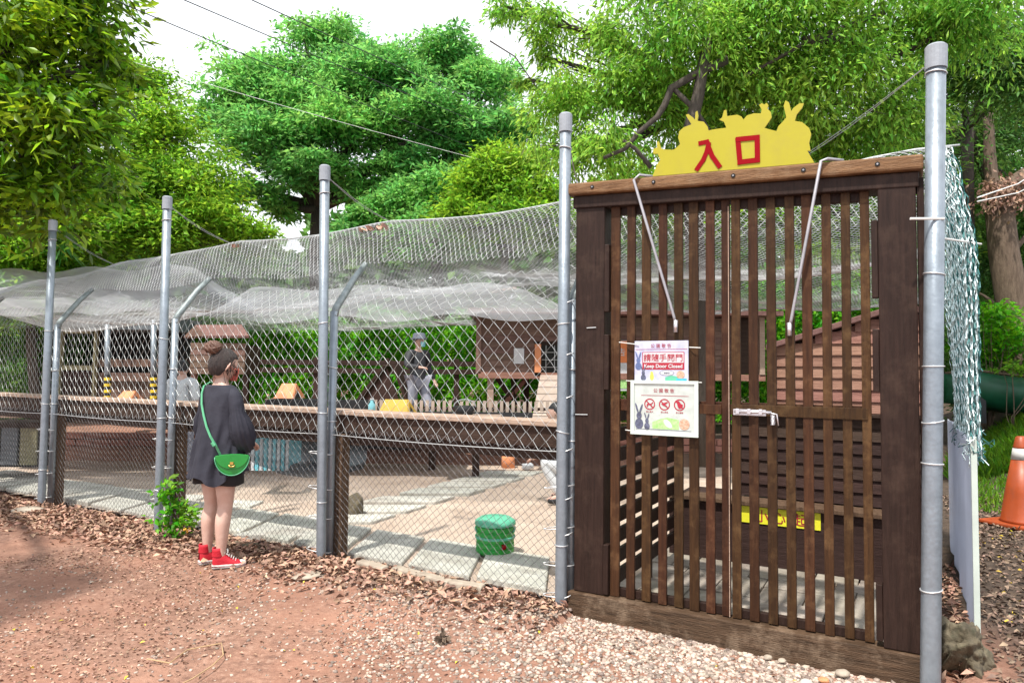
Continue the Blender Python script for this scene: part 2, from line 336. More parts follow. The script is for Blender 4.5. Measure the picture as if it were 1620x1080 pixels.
def vnoise(x, y):
    x = np.asarray(x, float); y = np.asarray(y, float); xi = np.floor(x).astype(int); yi = np.floor(y).astype(int); fx = x-xi; fy = y-yi
    fx = fx*fx*(3-2*fx); fy = fy*fy*(3-2*fy); g = lambda a, b: _NO[a % 64, b % 64]
    return (g(xi, yi)*(1-fx)+g(xi+1, yi)*fx)*(1-fy)+(g(xi, yi+1)*(1-fx)+g(xi+1, yi+1)*fx)*fy
# ================================================================ SETTING
def inside(x, y):
    s = (x-O[0])*U[0]+(y-O[1])*U[1]; t = (x-O[0])*NN[0]+(y-O[1])*NN[1]; return s, t
TERR_Y = 11.4
def H(x, y):
    x = np.asarray(x, float); y = np.asarray(y, float); s, t = inside(x, y)
    h = (vnoise(x*1.3+9, y*1.3)-.5)*.05+(vnoise(x*4, y*4+3)-.5)*.02+(vnoise(x*11, y*11)-.5)*.007
    bank = np.exp(-((t+.15)/.28)**2)*(s > 1.9)*.045
    h = h*np.clip((abs(t+.0)+.35)*1.2, .3, 1)+bank
    pen = (t > .16) & (s > -.15) & (y < TERR_Y)
    h = np.where(pen, -.05, h)
    h = np.where((y > TERR_Y) & (t > .16) & (s > -.3), .44+h*.4, h)
    rise = np.clip((y-14)/30, 0, 1); h = h+rise*rise*2.0
    q_ = np.clip((s+.5)/-1.6, 0, 1); h = h+q_*q_*(3-2*q_)*np.clip(y-7.6, 0, 9)*.2*(s < -.4)
    return h
def axis(a, b, c, d, fine, coarse):
    l = list(np.arange(b, c, fine)); x = b; st = fine
    while x > a: st = min(st*1.25, coarse); x -= st; l.insert(0, x)
    x = l[-1]; st = fine
    while x < d: st = min(st*1.25, coarse); x += st; l.append(x)
    return np.array(l)
xs = axis(-150, -7, 4, 150, .05, 12); ys = axis(-6, 2.3, 9, 250, .05, 12)
X, Y = np.meshgrid(xs, ys); Z = H(X, Y); nx, ny = len(xs), len(ys)
idx = np.arange(nx*ny).reshape(ny, nx)
me = rawmesh('ground', np.stack([X, Y, Z], -1).reshape(-1, 3), np.stack([idx[:-1, :-1], idx[:-1, 1:], idx[1:, 1:], idx[1:, :-1]], -1).reshape(-1, 4), smooth=True)
tag(link('ground', me, M['earth']), kind='structure')
# pen floor
gx = np.arange(-13, 6, .12); gy = np.arange(2.5, TERR_Y+.1, .12); X, Y = np.meshgrid(gx, gy); s, t = inside(X, Y)
Zf = .008+(vnoise(X*2, Y*2)-.5)*.012; idx = np.arange(X.size).reshape(X.shape)
q = np.stack([idx[:-1, :-1], idx[:-1, 1:], idx[1:, 1:], idx[1:, :-1]], -1).reshape(-1, 4)
ok = ((t > .2) & (s > .06)).ravel(); q = q[ok[q].all(1)]
floor = tag(link('pen_floor', rawmesh('pen_floor', np.stack([X, Y, Zf], -1).reshape(-1, 3), q, smooth=True), M['floor']), kind='structure')
# white stepping slabs, a diagonal run, and the row of slabs along the fence
def slab(pts, z=.045):
    b = MB(); b.hexa([np.array([p[0], p[1], -.01]) for p in pts]+[np.array([p[0], p[1], z]) for p in pts]); b.build('paving_slab', M['slab'], floor, bevel=.012)
for k in range(14):                              # along the fence, each with a slanting joint
    s0 = 2.2+k*.62; sk = .35; dz = random.uniform(-.008, .012)
    slab([W(s0+.02+sk*.0, .3, 0), W(s0+.58, .3, 0), W(s0+.58+sk, 1.05+random.uniform(-.05, .05), 0), W(s0+.02+sk, 1.05, 0)], .045+dz)
d0, d1 = np.array([-1.95, 6.3]), np.array([.15, 10.4]); dv = (d1-d0)/np.linalg.norm(d1-d0); pv = np.array([1.0, .05])
for k in range(8):
    c = d0+dv*k*.6+np.random.default_rng(k).uniform(-.04, .04, 2)
    slab([c-pv*.42-dv*.2, c+pv*.42-dv*.2, c+pv*.42+dv*.2, c-pv*.42+dv*.2], .04+random.uniform(0, .015))
for k in range(7):
    c = np.array([-3.1-k*.75, 7.6+k*.32]); slab([c+(-.33, -.16), c+(.3, -.2), c+(.33, .16), c+(-.3, .2)], .035)
# pavers right behind the gate
for i in range(6):
    for j in range(3):
        s0 = .12+i*.285+(.14 if j % 2 else 0); t0 = .3+j*.29
        b = MB(); b.wbox(s0, s0+.275, t0, t0+.28, -.02, .035+random.uniform(-.004, .006)); b.build('paver', M['paver'], floor, bevel=.006)
for i in range(6):
    for j in range(4):
        s0 = .12+i*.285+(.14 if j % 2 else 0); t0 = 1.17+j*.2
        if t0 < 1.8: b = MB(); b.wbox(s0, s0+.275, t0, t0+.19, -.02, .035+random.uniform(-.004, .006)); b.build('paver', M['paver'], floor, bevel=.006)
# low brick retaining wall of the raised back bed
rw = empty('retaining_wall', (-2, TERR_Y, 0), 'low brown brick retaining wall across the back of the pen floor', 'wall')
b = MB(); b.box((-3.5, TERR_Y+.1, .21), (8.5, .08, .22)); b.build('core', M['earth'], rw)
bm0 = None
for r_ in range(4):
    for k in range(50):
        x = -8.2+k*.29+(.145 if r_ % 2 else 0)
        if bm0 is None:
            b = MB(); b.box((x, TERR_Y, .055+.11*r_), (.138, .06, .048)); bm0 = b.build('brick', M['brick'], rw); x00 = x
        else:
            c = bm0.copy(); COL.objects.link(c); c.parent = rw; c.location = (x-x00, random.uniform(-.012, .008), .11*r_)

# ================================================================ TALL POLES
tops = [(1481, 70), (895, 180), (514, 262), (265, 311), (84, 348)]; bots = [(1470, 1098), (887, 972), (508, 895), (250, 850), (65, 805)]
plab = ['thick grey metal pole right of the brown slatted gate', 'tall grey metal pole left of the brown slatted gate',
        'tall grey metal pole in the fence right of the standing woman', 'tall grey metal pole in the fence left of the standing woman',
        'leftmost tall grey metal pole of the wire fence']
POLE = []
for i, (tp, bt) in enumerate(zip(tops, bots)):
    B = gnd(*bt); B[2] = -.06; T = at(*tp, gnd(*bt)[1]); POLE.append((B, T))
    r = .043 if i == 0 else .037
    if i == 0:
        T = at(1481, 72, 3.29); B = at(1471, 1090, 3.29); B[2] = -.06
    e = empty('tall_pole', B+np.array([0, 0, .05]), plab[i], 'pole', 'tall grey poles along the fence')
    ax = T-B; P = lambda f: B+ax*f
    MB().tube([P(0), P(.03), P(.5), P(.985)], [r, r, r, r], 20).build('shaft', M['galv'], e, smooth=True)
    MB().tube([P(.962), P(.997), P(1.0)], [r+.006, r+.006, r-.004], 20).build('cap', M['cap'], e, smooth=False)
    for f in ((.19, .345, .42, .52, .66, .955) if i == 0 else (.16, .375, .60, .93)):
        f += random.uniform(-.02, .02) if f < .9 else 0; c = P(f); sl = random.uniform(-.01, .01)
        pts = [c+np.array([(r+.003)*cos(a), (r+.003)*sin(a), sl*cos(a)]) for a in np.linspace(0, 2*pi, 14)]
        MB().tube(pts, .0035, 5).build('wire_tie', M['tie' if i != 4 else 'tie'], e, smooth=True)

# ================================================================ CHAIN LINK FENCE
fence = empty('chain_link_fence', W(4, .08, 0), 'galvanised chain link fence with slanted arms running left from the gate', 'fence')
FT = .09
PS = [fen(904, 800, FT)[0], fen(522, 800, FT)[0], fen(269, 760, FT)[0], fen(82, 740, FT)[0], 10.2]      # post positions along the fence
def tipz(s): return 2.26
for i, s in enumerate(PS):
    p = MB().tube([W(s, FT, -.05), W(s, FT, 1.0), W(s, FT, 1.97)], .032, 14).build('post', M['galv'], fence, smooth=True)
    MB().tube([W(s, FT, 1.93), W(s, FT+.02, 2.0), W(s, FT+.22, 2.26), W(s+.01, FT+.36, 2.40)], [.033, .03, .027, .024], 12).build('arm', M['galv_old'], p, smooth=True)
    for z in (.12, .33, .55, .83, 1.1, 1.5):
        z += random.uniform(-.05, .05); dz = random.uniform(-.015, .015)
        pts = [W(s+.036*cos(a), FT+.036*sin(a), z+dz*cos(a)) for a in np.linspace(0, 2*pi, 12)]
        if i < 4:
            if z < 1.: pts = [W(s+.062+.075*cos(a)*1.25, FT-.045+.05*sin(a)-.05*cos(a)*.6, z+dz*cos(a)) for a in np.linspace(0, 2*pi, 16)]
        MB().tube(pts, .0035, 5).build('wire_tie', M['tie'], p, smooth=True)
def chain(s0, s1, z0, z1, cell, r, path, name, m, parent, ch=None, sag=0.):
    """woven diamonds: zigzag wires; path(s, v) gives the 3D point for height v"""
    ch = ch or cell; b = MB(); n_ = int(round((s1-s0)/cell)); rows = int(round((z1-z0)/(ch/2)))
    for i in range(n_+1):
        pts = []
        for j in range(rows+1):
            sg = (j % 2)*cell/2*1.0; ss = s0+i*cell+(sg if True else 0); off = .004*(1 if j % 2 else -1)
            pts.append(path(ss, z0+j*ch/2, off))
        pts2 = [path(s0+i*cell-(j % 2)*cell/2, z0+j*ch/2, .004*(-1 if j % 2 else 1)) for j in range(rows+1)]
        b.tube(pts, r, 3, caps=False)
        b.tube(pts2, r, 3, caps=False)
    return b.build(name, m, parent, kind='stuff')
def up_path(s, z, off):                           # upper panel: upright, then following the slanted arms; bulges at its foot
    wob = (vnoise(np.array(s*1.7), np.array(z*2.))-.5)*.05+(vnoise(np.array(s*9.), np.array(z*8.+3))-.5)*.012
    if z < 1.97:
        bul = .10*max(0, (1.08-z)/.1)**2 if z < 1.08 else 0
        return W(s+wob*.6+.02*sin(z*5+s), FT+off-bul*.3+wob, z+.012*sin(s*3.1))
    k = (z-1.97); return W(s+wob*.6, FT+off+k*.75+wob, 1.97+k*.66-.03*abs(sin((s-2)*pi/2)))
for a, b_ in zip(PS[:-1], PS[1:]):
    chain(a+.02, b_-.03, 1.0, 2.42, .098, .0017, up_path, 'chain_link_mesh', M['wire'], fence, ch=.104)
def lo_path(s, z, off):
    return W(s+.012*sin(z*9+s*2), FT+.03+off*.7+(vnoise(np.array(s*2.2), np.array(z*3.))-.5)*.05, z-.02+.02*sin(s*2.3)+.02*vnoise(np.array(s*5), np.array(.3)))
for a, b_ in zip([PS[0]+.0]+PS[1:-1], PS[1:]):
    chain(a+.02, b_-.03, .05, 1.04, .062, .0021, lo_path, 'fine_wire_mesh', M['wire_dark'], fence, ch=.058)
for z in (1.0,):
    for a, b_ in zip(PS[:-1], PS[1:]):
        MB().tube([W(a+(b_-a)*k/8, FT-.02, z-.012*sin(pi*k/8)) for k in range(9)], .003, 5).build('tension_wire', M['tie'], fence)

# ================================================================ WOODEN COUNTER RAIL
rail = empty('timber_rail', W(5, .25, 0), 'long dark timber rail with pale cap board behind the wire fence', 'railing')
ends = [(1.99, 3.86), (3.86, 5.9), (5.9, 7.95), (7.95, 10.1), (10.1, 13.)]
for i, (a, b_) in enumerate(ends):
    z = 1.165+random.uniform(-.006, .006)
    MB().wbox(a, b_-.006, .17, .40, z-.018, z+.018).build('cap_board', M['cap_wood'], rail, bevel=.005)
    MB().wbox(a, b_-.006, .20, .235, z-.16, z-.021).build('face_board', M['rail_wood'], rail, bevel=.004)
    MB().wbox(a, b_-.006, .245, .335, .915 if i < 1 else .905, 1.0).build('beam', M['rail_wood'], rail, bevel=.006)
for s in (fen(538, 800, .19)[0], fen(283, 760, .19)[0], fen(92, 740, .19)[0], 10.0):
    MB().wbox(s-.052, s+.052, .14, .235, -.05, .998).build('post', M['post_wood'], rail, bevel=.008)

# ================================================================ OVERHEAD NET
net = empty('overhead_net', W(4, 1, 0), 'pale wire netting stretched as a roof over the pen', 'net')
def netz(s, t):
    s = np.asarray(s, float); t = np.asarray(t, float)
    rid = 2.83-.05*np.abs(np.sin((s-2.1)*pi/2))+.04*np.clip(-(s-.6), 0, 1)-.06*np.clip(s-7, 0, 3)
    lo = 2.37-.06*np.abs(np.sin((s-1.9)*pi/2))
    a = np.clip((t-.36)/.44, 0, 1); z = lo+(rid-lo)*np.sin(a*pi/2)
    far = np.clip((t-.8)/8., 0, 1)
    z = z-far*.16-(.30*np.sin(np.clip((t-.8)/3.6, 0, 1)*pi)+.18*np.sin(np.clip((t-4.4)/4., 0, 1)*pi))*(1+.25*np.sin(s*1.1))
    return z+(vnoise(s*1.1+5, t*1.1)-.5)*.12*np.clip((t-.7), 0, 1)
def netgrid(s0, s1, t0, t1, cell, r):
    ns = int((s1-s0)/cell); nt_ = int((t1-t0)/(cell*.5)); I, J = np.meshgrid(np.arange(ns+1), np.arange(nt_+1), indexing='ij')
    ov = []
    for sg in (1, -1):
        S = s0+I*cell+sg*(J % 2)*cell/2; T = t0+J*cell*.5
        S, T = S+.05*(vnoise(S*1.3, T*1.7)-.5)+.03*(vnoise(S*5, T*5)-.5), T+.08*(vnoise(S*1.1+7, T*1.5)-.5)+.03*(vnoise(S*6+3, T*4)-.5); P = np.stack([O[0]+S*U[0]+T*NN[0], O[1]+S*U[1]+T*NN[1], netz(S, T)], -1)
        ov.append(P)
    V = []; Fc = []; base = 0
    for P in ov:
        d = np.zeros_like(P); d[:, :-1] = P[:, 1:]-P[:, :-1]; d[:, -1] = d[:, -2]; d /= np.linalg.norm(d, axis=-1, keepdims=True)
        a = np.cross(d, [0, 0, 1.]); a /= np.linalg.norm(a, axis=-1, keepdims=True); b = np.cross(d, a)
        for k in range(3): th = 2*pi*k/3; V.append(P+r*(cos(th)*a+sin(th)*b))
        m_ = P.shape[0]*P.shape[1]; id_ = np.arange(m_).reshape(P.shape[:2])
        for k in range(3):
            k2 = (k+1) % 3
            Fc.append(np.stack([base+k*m_+id_[:, :-1], base+k2*m_+id_[:, :-1], base+k2*m_+id_[:, 1:], base+k*m_+id_[:, 1:]], -1).reshape(-1, 4))
        base += 3*m_
    return np.concatenate([v.reshape(-1, 3) for v in V]), np.concatenate(Fc)
for args in ((-.12, 13, .36, 3.6, .048, .0018), (-.12, 13, 3.6, 8.6, .075, .0024)):
    V, Fc = netgrid(*args); o_ = link('net_mesh', rawmesh('net_mesh', V-ROOT[net], Fc), M['net'], net); o_['kind'] = 'stuff'
MB().tube([W(s, .8, float(netz(s, .8))+.01) for s in np.linspace(-.2, 13, 60)], .006, 6).build('ridge_cable', M['wire'], net, smooth=True)
MB().tube([W(s, 8.6, float(netz(s, 8.6))) for s in np.linspace(-.2, 13, 60)], .012, 6).build('edge_cable', M['grey_band'], net, smooth=True)
# side curtain of coated netting right of the gate pole
sn = empty('side_netting', W(-.25, .8, 0), 'bunched pale teal wire netting hanging beside the pole right of the gate', 'net')
rs = np.random.default_rng(5)
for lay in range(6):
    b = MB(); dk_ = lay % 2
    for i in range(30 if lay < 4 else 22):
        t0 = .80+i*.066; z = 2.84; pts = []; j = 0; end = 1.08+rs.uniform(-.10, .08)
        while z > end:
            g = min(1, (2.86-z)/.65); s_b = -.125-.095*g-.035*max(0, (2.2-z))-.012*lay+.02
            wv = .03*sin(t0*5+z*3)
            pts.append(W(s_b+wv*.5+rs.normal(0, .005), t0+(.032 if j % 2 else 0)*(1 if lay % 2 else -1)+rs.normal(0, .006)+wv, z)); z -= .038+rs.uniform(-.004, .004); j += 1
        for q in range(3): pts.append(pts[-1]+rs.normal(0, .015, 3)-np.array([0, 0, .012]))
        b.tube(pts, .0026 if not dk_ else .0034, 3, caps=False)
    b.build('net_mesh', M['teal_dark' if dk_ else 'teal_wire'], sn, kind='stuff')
# gap netting between the left gate pole and the gate
b = MB()
for i in range(7):
    z = 2.62; pts = []; j = 0; t0 = .16+rs.uniform(0, .12)
    while z > 1.15:
        pts.append(W(1.985-.010*i+(.012 if j % 2 else -.01)+rs.normal(0, .005), t0+rs.normal(0, .012), z)); z -= .035; j += 1
    b.tube(pts, .0017, 3, caps=False)
b.build('gap_netting', M['wire'], net, kind='stuff')
for k, z in enumerate((.12, .5, .72, 1.02, 1.35, 1.62, 1.95)):
    pts = [W(1.955+.05*cos(a), .03+.035*sin(a), z+.01*cos(2*a)) for a in np.linspace(0, 2*pi, 14)]
    MB().tube(pts, .003, 5).build('wire_tie', M['tie'], net, smooth=True)
# dead leaves caught on the net
cn = MB()
for (px, py, n_) in [(605, 375, 10), (590, 395, 9), (580, 412, 7), (670, 455, 9), (785, 468, 8), (800, 460, 6), (375, 382, 5), (815, 480, 5), (1180, 440, 12), (1195, 470, 8)]:
    t_ = .62 if py < 420 else 4.5
    s_, z_ = fen(px, py, t_)
    for _ in range(n_):
        ss = s_+rs.normal(0, .03); c = W(ss, t_+rs.normal(0, .03), float(netz(ss, t_))+.01); a = rs.normal(size=3); a = nrm(a)*.035; b_ = nrm(np.cross(a, rs.normal(size=3)))*.02
        cn.add([c-a, c+b_, c+a, c-b_], [(0, 1, 2, 3)])
tag(cn.build('caught_leaves', M['litter'], None, kind='stuff'), 'dry brown leaves caught on the overhead net')
# grey shade cloth hanging along the far edge of the net
for (sa, sb, px, lab, dy) in [(0, 1, (310, 960), 'grey shade cloth band sagging below the far edge of the net', 0), (0, 1, (-60, 400), 'pale shade cloth stretched over the dark shelter at the left', .6)]:
    rings = []
    for k in range(60):
        f = k/59; x = px[0]+(px[1]-px[0])*f; Y0 = 9.6+dy
        row = []
        ylo = (500+8*sin(f*9)+ (14*np.exp(-((f-.5)/.12)**2) if dy == 0 else 2)) if dy == 0 else 500-10*f
        for j in range(10):
            g = j/9; p = at(x, ylo-(50 if dy == 0 else 70)*g*min(1, .04+(1-f)*5)*min(1, .04+(f if dy == 0 else 1)*7), Y0-g*2.6+.10*sin(f*37+g*3)*.6); row.append(p+np.array([0, 0, .03*sin(f*23+g*4)]))
        rings.append(row)
    b = MB(); b.loft(rings, closed_ring=False)
    tag(b.build('shade_cloth', M['cloth_shade'], None, origin=rings[0][0], smooth=True, rnd=False), lab, 'shade cloth')

# guy cables from the pole tops to the net ridge
gl = ['thin grey cable from the pole right of the woman down to the net', 'thin grey cable from the pole left of the woman down to the net',
      'thin grey cable from the leftmost pole down to the net', 'thin grey cable from the pole left of the gate to the net', 'thin cable from the top of the thick right pole inwards']
for (k, s), lab in zip([(2, 4.05), (3, 6.2), (4, 8.3), (1, 2.2), (0, .9)], gl):
    a = POLE[k][1]-np.array([0, 0, .07]); e_ = W(s, .8, float(netz(s, .8)))
    b = MB()
    for off in (0, .015): b.tube([a+(e_-a)*f-np.array([0, 0, .03+off])*sin(pi*f)*1 for f in np.linspace(0, 1, 8)], .0022 if k else .0016, 5)
    tag(b.build('guy_cable', M['rod'], None, origin=a), lab, 'cable', 'guy cables from pole tops to the net')

# ================================================================ GATE
gate = empty('wooden_gate', W(1, .1, 0), 'tall brown slatted double wooden gate with a bolt and notices', 'gate')
HT = lambda s: 2.602+(s-.04)/1.87*.10
def tbox(s0, s1, t0, t1, d0, d1):
    return MB().hexa([W(s0, t0, HT(s0)+d0), W(s0, t1, HT(s0)+d0), W(s1, t1, HT(s1)+d0), W(s1, t0, HT(s1)+d0), W(s0, t0, HT(s0)+d1), W(s0, t1, HT(s0)+d1), W(s1, t1, HT(s1)+d1), W(s1, t0, HT(s1)+d1)])
MB().wbox(1.705, 1.90, .05, .17, .152, 2.57).build('gate_post', M['wood_dark'], gate, bevel=.006)
MB().wbox(.035, .205, .04, .20, .152, 2.495).build('gate_post', M['wood_dark'], gate, bevel=.006)
MB().wbox(.0, .03, .05, .2, -.02, 2.495).build('gate_post', M['wood_dark'], gate, bevel=.004)
tbox(.02, 1.915, .035, .205, -.155, -.078).build('lintel', M['wood_dark'], gate, bevel=.006)
hb = tbox(.0, 1.95, .0, .22, -.075, 0).build('header_beam', M['wood_h'], gate, bevel=.012)
for px, py in ((937, 293), (1034, 283), (1160, 270), (1271, 261), (1388, 253)):
    s_, z_ = fen(px, py, 0)
    zc = HT(s_)-.036
    MB().tube([W(s_, -.004, zc), W(s_, .0, zc)], .012, 12).build('bolt_hole', M['dark_open'], hb)
    MB().tube([W(s_, -.007, zc), W(s_, -.004, zc)], .005, 6).build('bolt', M['rod'], hb)
MB().wbox(-.02, 1.93, .02, .15, -.05, .150).build('threshold', M['sill'], gate, bevel=.008)
sl = [(966, 980), (991, 1004), (1015, 1029), (1041, 1054), (1066, 1080), (1090, 1105), (1116, 1130), (1141, 1154), (1157, 1171), (1184, 1199), (1213, 1228), (1242, 1257), (1270, 1286), (1301, 1316), (1332, 1347), (1363, 1378)]
for i, (a, b_) in enumerate(sl):
    s1, _ = fen(a, 591, .07); s0, _ = fen(b_, 591, .07); jz = random.uniform(-.006, .006)
    w = s1-s0
    P = []
    tl = random.uniform(-.003, .003)
    MB().hexa([W(s0, .072, .152+abs(jz)), W(s0, .094, .152+abs(jz)), W(s1, .094, .152+abs(jz)), W(s1, .072, .152+abs(jz)), W(s0+tl, .072, HT(s0)-.14), W(s0+tl, .094, HT(s0)-.14), W(s1+tl, .094, HT(s0)-.14), W(s1+tl, .072, HT(s0)-.14)]).build('slat', M['wood'], gate, bevel=.003)
for (a, b_) in ((.962, 1.665), (.262, .948)):
    MB().wbox(a, b_, .097, .135, 1.275, 1.345).build('middle_rail', M['wood'], gate, bevel=.003)
    MB().hexa([W(a, .097, HT(a)-.20), W(a, .135, HT(a)-.20), W(b_, .135, HT(b_)-.20), W(b_, .097, HT(b_)-.20), W(a, .097, HT(a)-.145), W(a, .135, HT(a)-.145), W(b_, .135, HT(b_)-.145), W(b_, .097, HT(b_)-.145)]).build('top_rail', M['wood_dark'], gate, bevel=.003)
    MB().wbox(a, b_, .097, .135, .153, .20).build('bottom_rail', M['wood_dark'], gate, bevel=.003)
MB().wbox(.262, .948, .066, .071, 1.275, 1.335).build('middle_rail', M['wood'], gate, bevel=.002)
MB().wbox(1.0, 1.17, .066, .071, 1.275, 1.33).build('middle_rail', M['wood'], gate, bevel=.002)
for z0, z1 in ((1.88, 2.30), (1.40, 1.74), (.16, .46)):       # hinge blocks
    MB().wbox(1.672, 1.704, .045, .10, z0, z1).build('hinge_block', M['wood_dark'], gate, bevel=.004)
    MB().wbox(.206, .236, .045, .10, z0+.02, z1).build('hinge_block', M['wood_dark'], gate, bevel=.004)
MB().wbox(.955, .959, .07, .10, .156, 2.46).build('gap_strip', M['cap_wood'], gate)
# bolt latch and padlock spring
lt = MB(); s1, z1 = fen(1160, 650, .06); s0, z0 = fen(1212, 653, .06)
lt.wbox(s0, s1, .056, .066, z1-.022, z1+.012); bolt = lt.build('latch_plate', M['steel'], gate, bevel=.003)
MB().tube([W(s0-.03, .045, z1), W(s1-.01, .045, z1)], .008, 10).build('bolt_rod', M['steel'], bolt, smooth=True)
for f in (.15, .5, .85):
    MB().wbox(s0+(s1-s0)*f-.01, s0+(s1-s0)*f+.01, .036, .0555, z1-.014, z1+.016).build('keeper', M['steel'], bolt, bevel=.003)
sp, zp = fen(1223, 655, .05)
MB().tube([W(sp+.011*cos(k*1.2), .045+.011*sin(k*1.2), zp-.005-.0011*k) for k in range(48)], .0028, 5).build('spring', M['steel'], bolt, smooth=True)
MB().tube([W(sp+.045, .05, zp+.01), W(sp+.01, .045, zp+.005), W(sp-.02, .045, zp-.0), W(sp-.028, .045, zp-.06)], .004, 6).build('hook', M['steel'], bolt, smooth=True)
# two grey stay rods hanging from the header
for (a, m_, e_) in (((1003, 282), (1066, 500), (1069, 520)), ((1299, 252), (1252, 505), (1249, 525))):
    sa, za = fen(*a, -.012); sm, zm = fen(*m_, .05); se, ze = fen(*e_, .055)
    rd = MB().tube([W(sa-.1, .05, HT(sa-.1)+.012), W(sa-.03, -.005, HT(sa-.03)+.012), W(sa, -.016, za-.01), W(sm, .05, zm), W(se, .055, ze+.03)], .0085, 10).build('stay_rod', M['rod'], gate, smooth=True)
    MB().tube([W(se, .055, ze+.05), W(se, .055, ze-.02)], [.013, .012], 10).build('end_clamp', M['steel'], rd, smooth=True)
for px, py, w in ((932, 518, .045), (915, 655, .06)):
    s_, z_ = fen(px, py, .04); MB().tube([W(s_-w, .045, z_), W(s_+w*.4, .045, z_-.002)], .003, 5).build('staple', M['tie'], gate)
# ---- entrance sign board
sg = empty('entrance_sign', W(1, .11, 2.69), 'yellow board cut with rabbit outlines reading 入口 on the gate header', 'sign')
out = [(548,492),(575,430),(592,408),(578,372),(552,372),(553,345),(575,335),(573,305),(583,300),(596,340),(615,348),(655,350),(672,348),(705,318),(694,280),(700,245),(725,222),(770,205),
 (745,165),(738,150),(752,146),(778,165),(790,178),(793,135),(803,128),(808,155),(803,185),(840,190),(860,215),(866,240),(905,232),(968,224),(955,190),(928,178),(945,165),(955,125),(968,122),(972,158),(1030,150),(1055,160),(1066,178),(1085,155),(1125,142),(1165,143),
 (1170,120),(1155,95),(1170,84),(1185,92),(1198,82),(1208,95),(1202,115),(1222,135),(1226,165),(1210,190),(1185,225),(1220,235),(1255,243),(1265,215),(1290,190),(1310,165),(1295,100),(1305,68),(1325,80),(1338,130),(1352,110),(1385,85),(1410,85),(1400,110),(1368,150),(1358,185),(1400,192),(1440,225),(1452,260),(1440,310),(1448,355),(1430,355),(1470,402)]
poly = [fen(880+x/3.6, 140+y/3.6, .012) for x, y in out]
poly = [(s_, max(z_, HT(s_)+.002)) for s_, z_ in poly]
poly[0] = (poly[0][0], HT(poly[0][0])+.002); poly[-1] = (poly[-1][0], HT(poly[-1][0])+.002)
bmx = MB(); bmx.prism([W(s_, .012, z_) for s_, z_ in poly], .012*NN)
bd = bmx.build('board', M['yellow'], sg, rnd=False)
for px_ in (1075, 1160, 1250):
    s_, _ = fen(px_, 260, .03); MB().wbox(s_-.012, s_+.012, .0245, .034, HT(s_)+.003, HT(s_)+.07).build('bracket', M['rod'], sg); MB().wbox(s_-.012, s_+.012, .034, .08, HT(s_)+.003, HT(s_)+.009).build('bracket', M['rod'], sg)
def stroke(pts, w, m, name, parent, t=.0085, k=.0):
    b = MB()
    q = [fen(x, y, t) for x, y in pts]
    for (s0, z0), (s1, z1) in zip(q[:-1], q[1:]):
        d = np.array([s1-s0, z1-z0]); l = np.linalg.norm(d); d = d/l*(w*.42); nn = np.array([-d[1], d[0]])/.42*.5
        c = [(s0-d[0]+nn[0], z0-d[1]+nn[1]), (s0-d[0]-nn[0], z0-d[1]-nn[1]), (s1+d[0]-nn[0], z1+d[1]-nn[1]), (s1+d[0]+nn[0], z1+d[1]+nn[1])]
        b.prism([W(x, t+k, z) for x, z in c], .0030*NN); k -= .00018
    return b.build(name, m, parent)
cv = lambda L_: [(880+x/3.6, 140+y/3.6) for x, y in L_]
stroke(cv([(820, 312), (858, 304), (866, 318), (856, 362), (836, 408), (802, 458)]), .026, M['red'], 'lettering', sg)
stroke(cv([(868, 335), (888, 385), (928, 442)]), .026, M['red'], 'lettering', sg, k=-.001)
stroke(cv([(1034, 292), (1046, 422)]), .028, M['red'], 'lettering', sg)
stroke(cv([(1034, 290), (1144, 279), (1146, 410)]), .028, M['red'], 'lettering', sg, k=-.0012)
stroke(cv([(1044, 420), (1146, 408)]), .028, M['red'], 'lettering', sg, k=-.0022)
# ---- notices
def notice(px0, py0, px1, py1, t, name, label, mb, thick=.004):
    s1, zt = fen(px0, py0, t); s0, _ = fen(px1, py0, t); _, zl = fen((px0+px1)/2, py1, t)
    _, zt = fen((px0+px1)/2, (py0), t)
    e = empty(name, W((s0+s1)/2, t, zl), label, 'sign')
    MB().wbox(s0, s1, t, t+thick, zl, zt).build('board', mb, e, bevel=.0015)
    Wd, Hd = s1-s0, zt-zl
    return e, (lambda u, v, k=0: W(s1-u*Wd, t-.0012-k*.0005, zl+v*Hd)), Wd, Hd
def flat(pts, P, m, name, e, k=0):
    b = MB(); b.add([P(u, v, k) for u, v in pts], [tuple(range(len(pts)))]); return b.build(name, m, e, rnd=False)
def ell(cu, cv_, ru, rv, n_=18, a=0): return [(cu+ru*cos(2*pi*i/n_)*cos(a)-rv*sin(2*pi*i/n_)*sin(a), cv_+ru*cos(2*pi*i/n_)*sin(a)+rv*sin(2*pi*i/n_)*cos(a)) for i in range(n_)]
E_ = -U; upv = ZZ
M['ink'] = mat('print_crimson', (.36, .015, .035), .5, .1, 6, bump=0)
n1, P, w_, h_ = notice(1004, 539, 1089, 604, .052, 'door_notice', 'lilac notice reading Keep Door Closed tied to the gate slats', M['lilac'])
text_mesh('公 園 敬 告', .026, P(.5, .84, 1), E_, upv, M['ink'], 'lettering', n1, .0003)
flat([(.02, .80), (.98, .80), (.98, .79), (.02, .79)], P, M['ink'], 'rule_line', n1)
flat([(.15, .30), (.93, .30), (.93, .73), (.15, .73)], P, M['ink'], 'frame_print', n1)
flat([(.165, .47), (.915, .47), (.915, .712), (.165, .712)], P, M['white'], 'frame_print', n1, 1)
text_mesh('請隨手關門', .048, P(.54, .515, 3), E_, upv, M['ink'], 'lettering', n1, .0003, bold=.0006)
text_mesh('Keep Door Closed', .030, P(.54, .345, 3), E_, upv, M['white'], 'lettering', n1, .0003, bold=.0007)
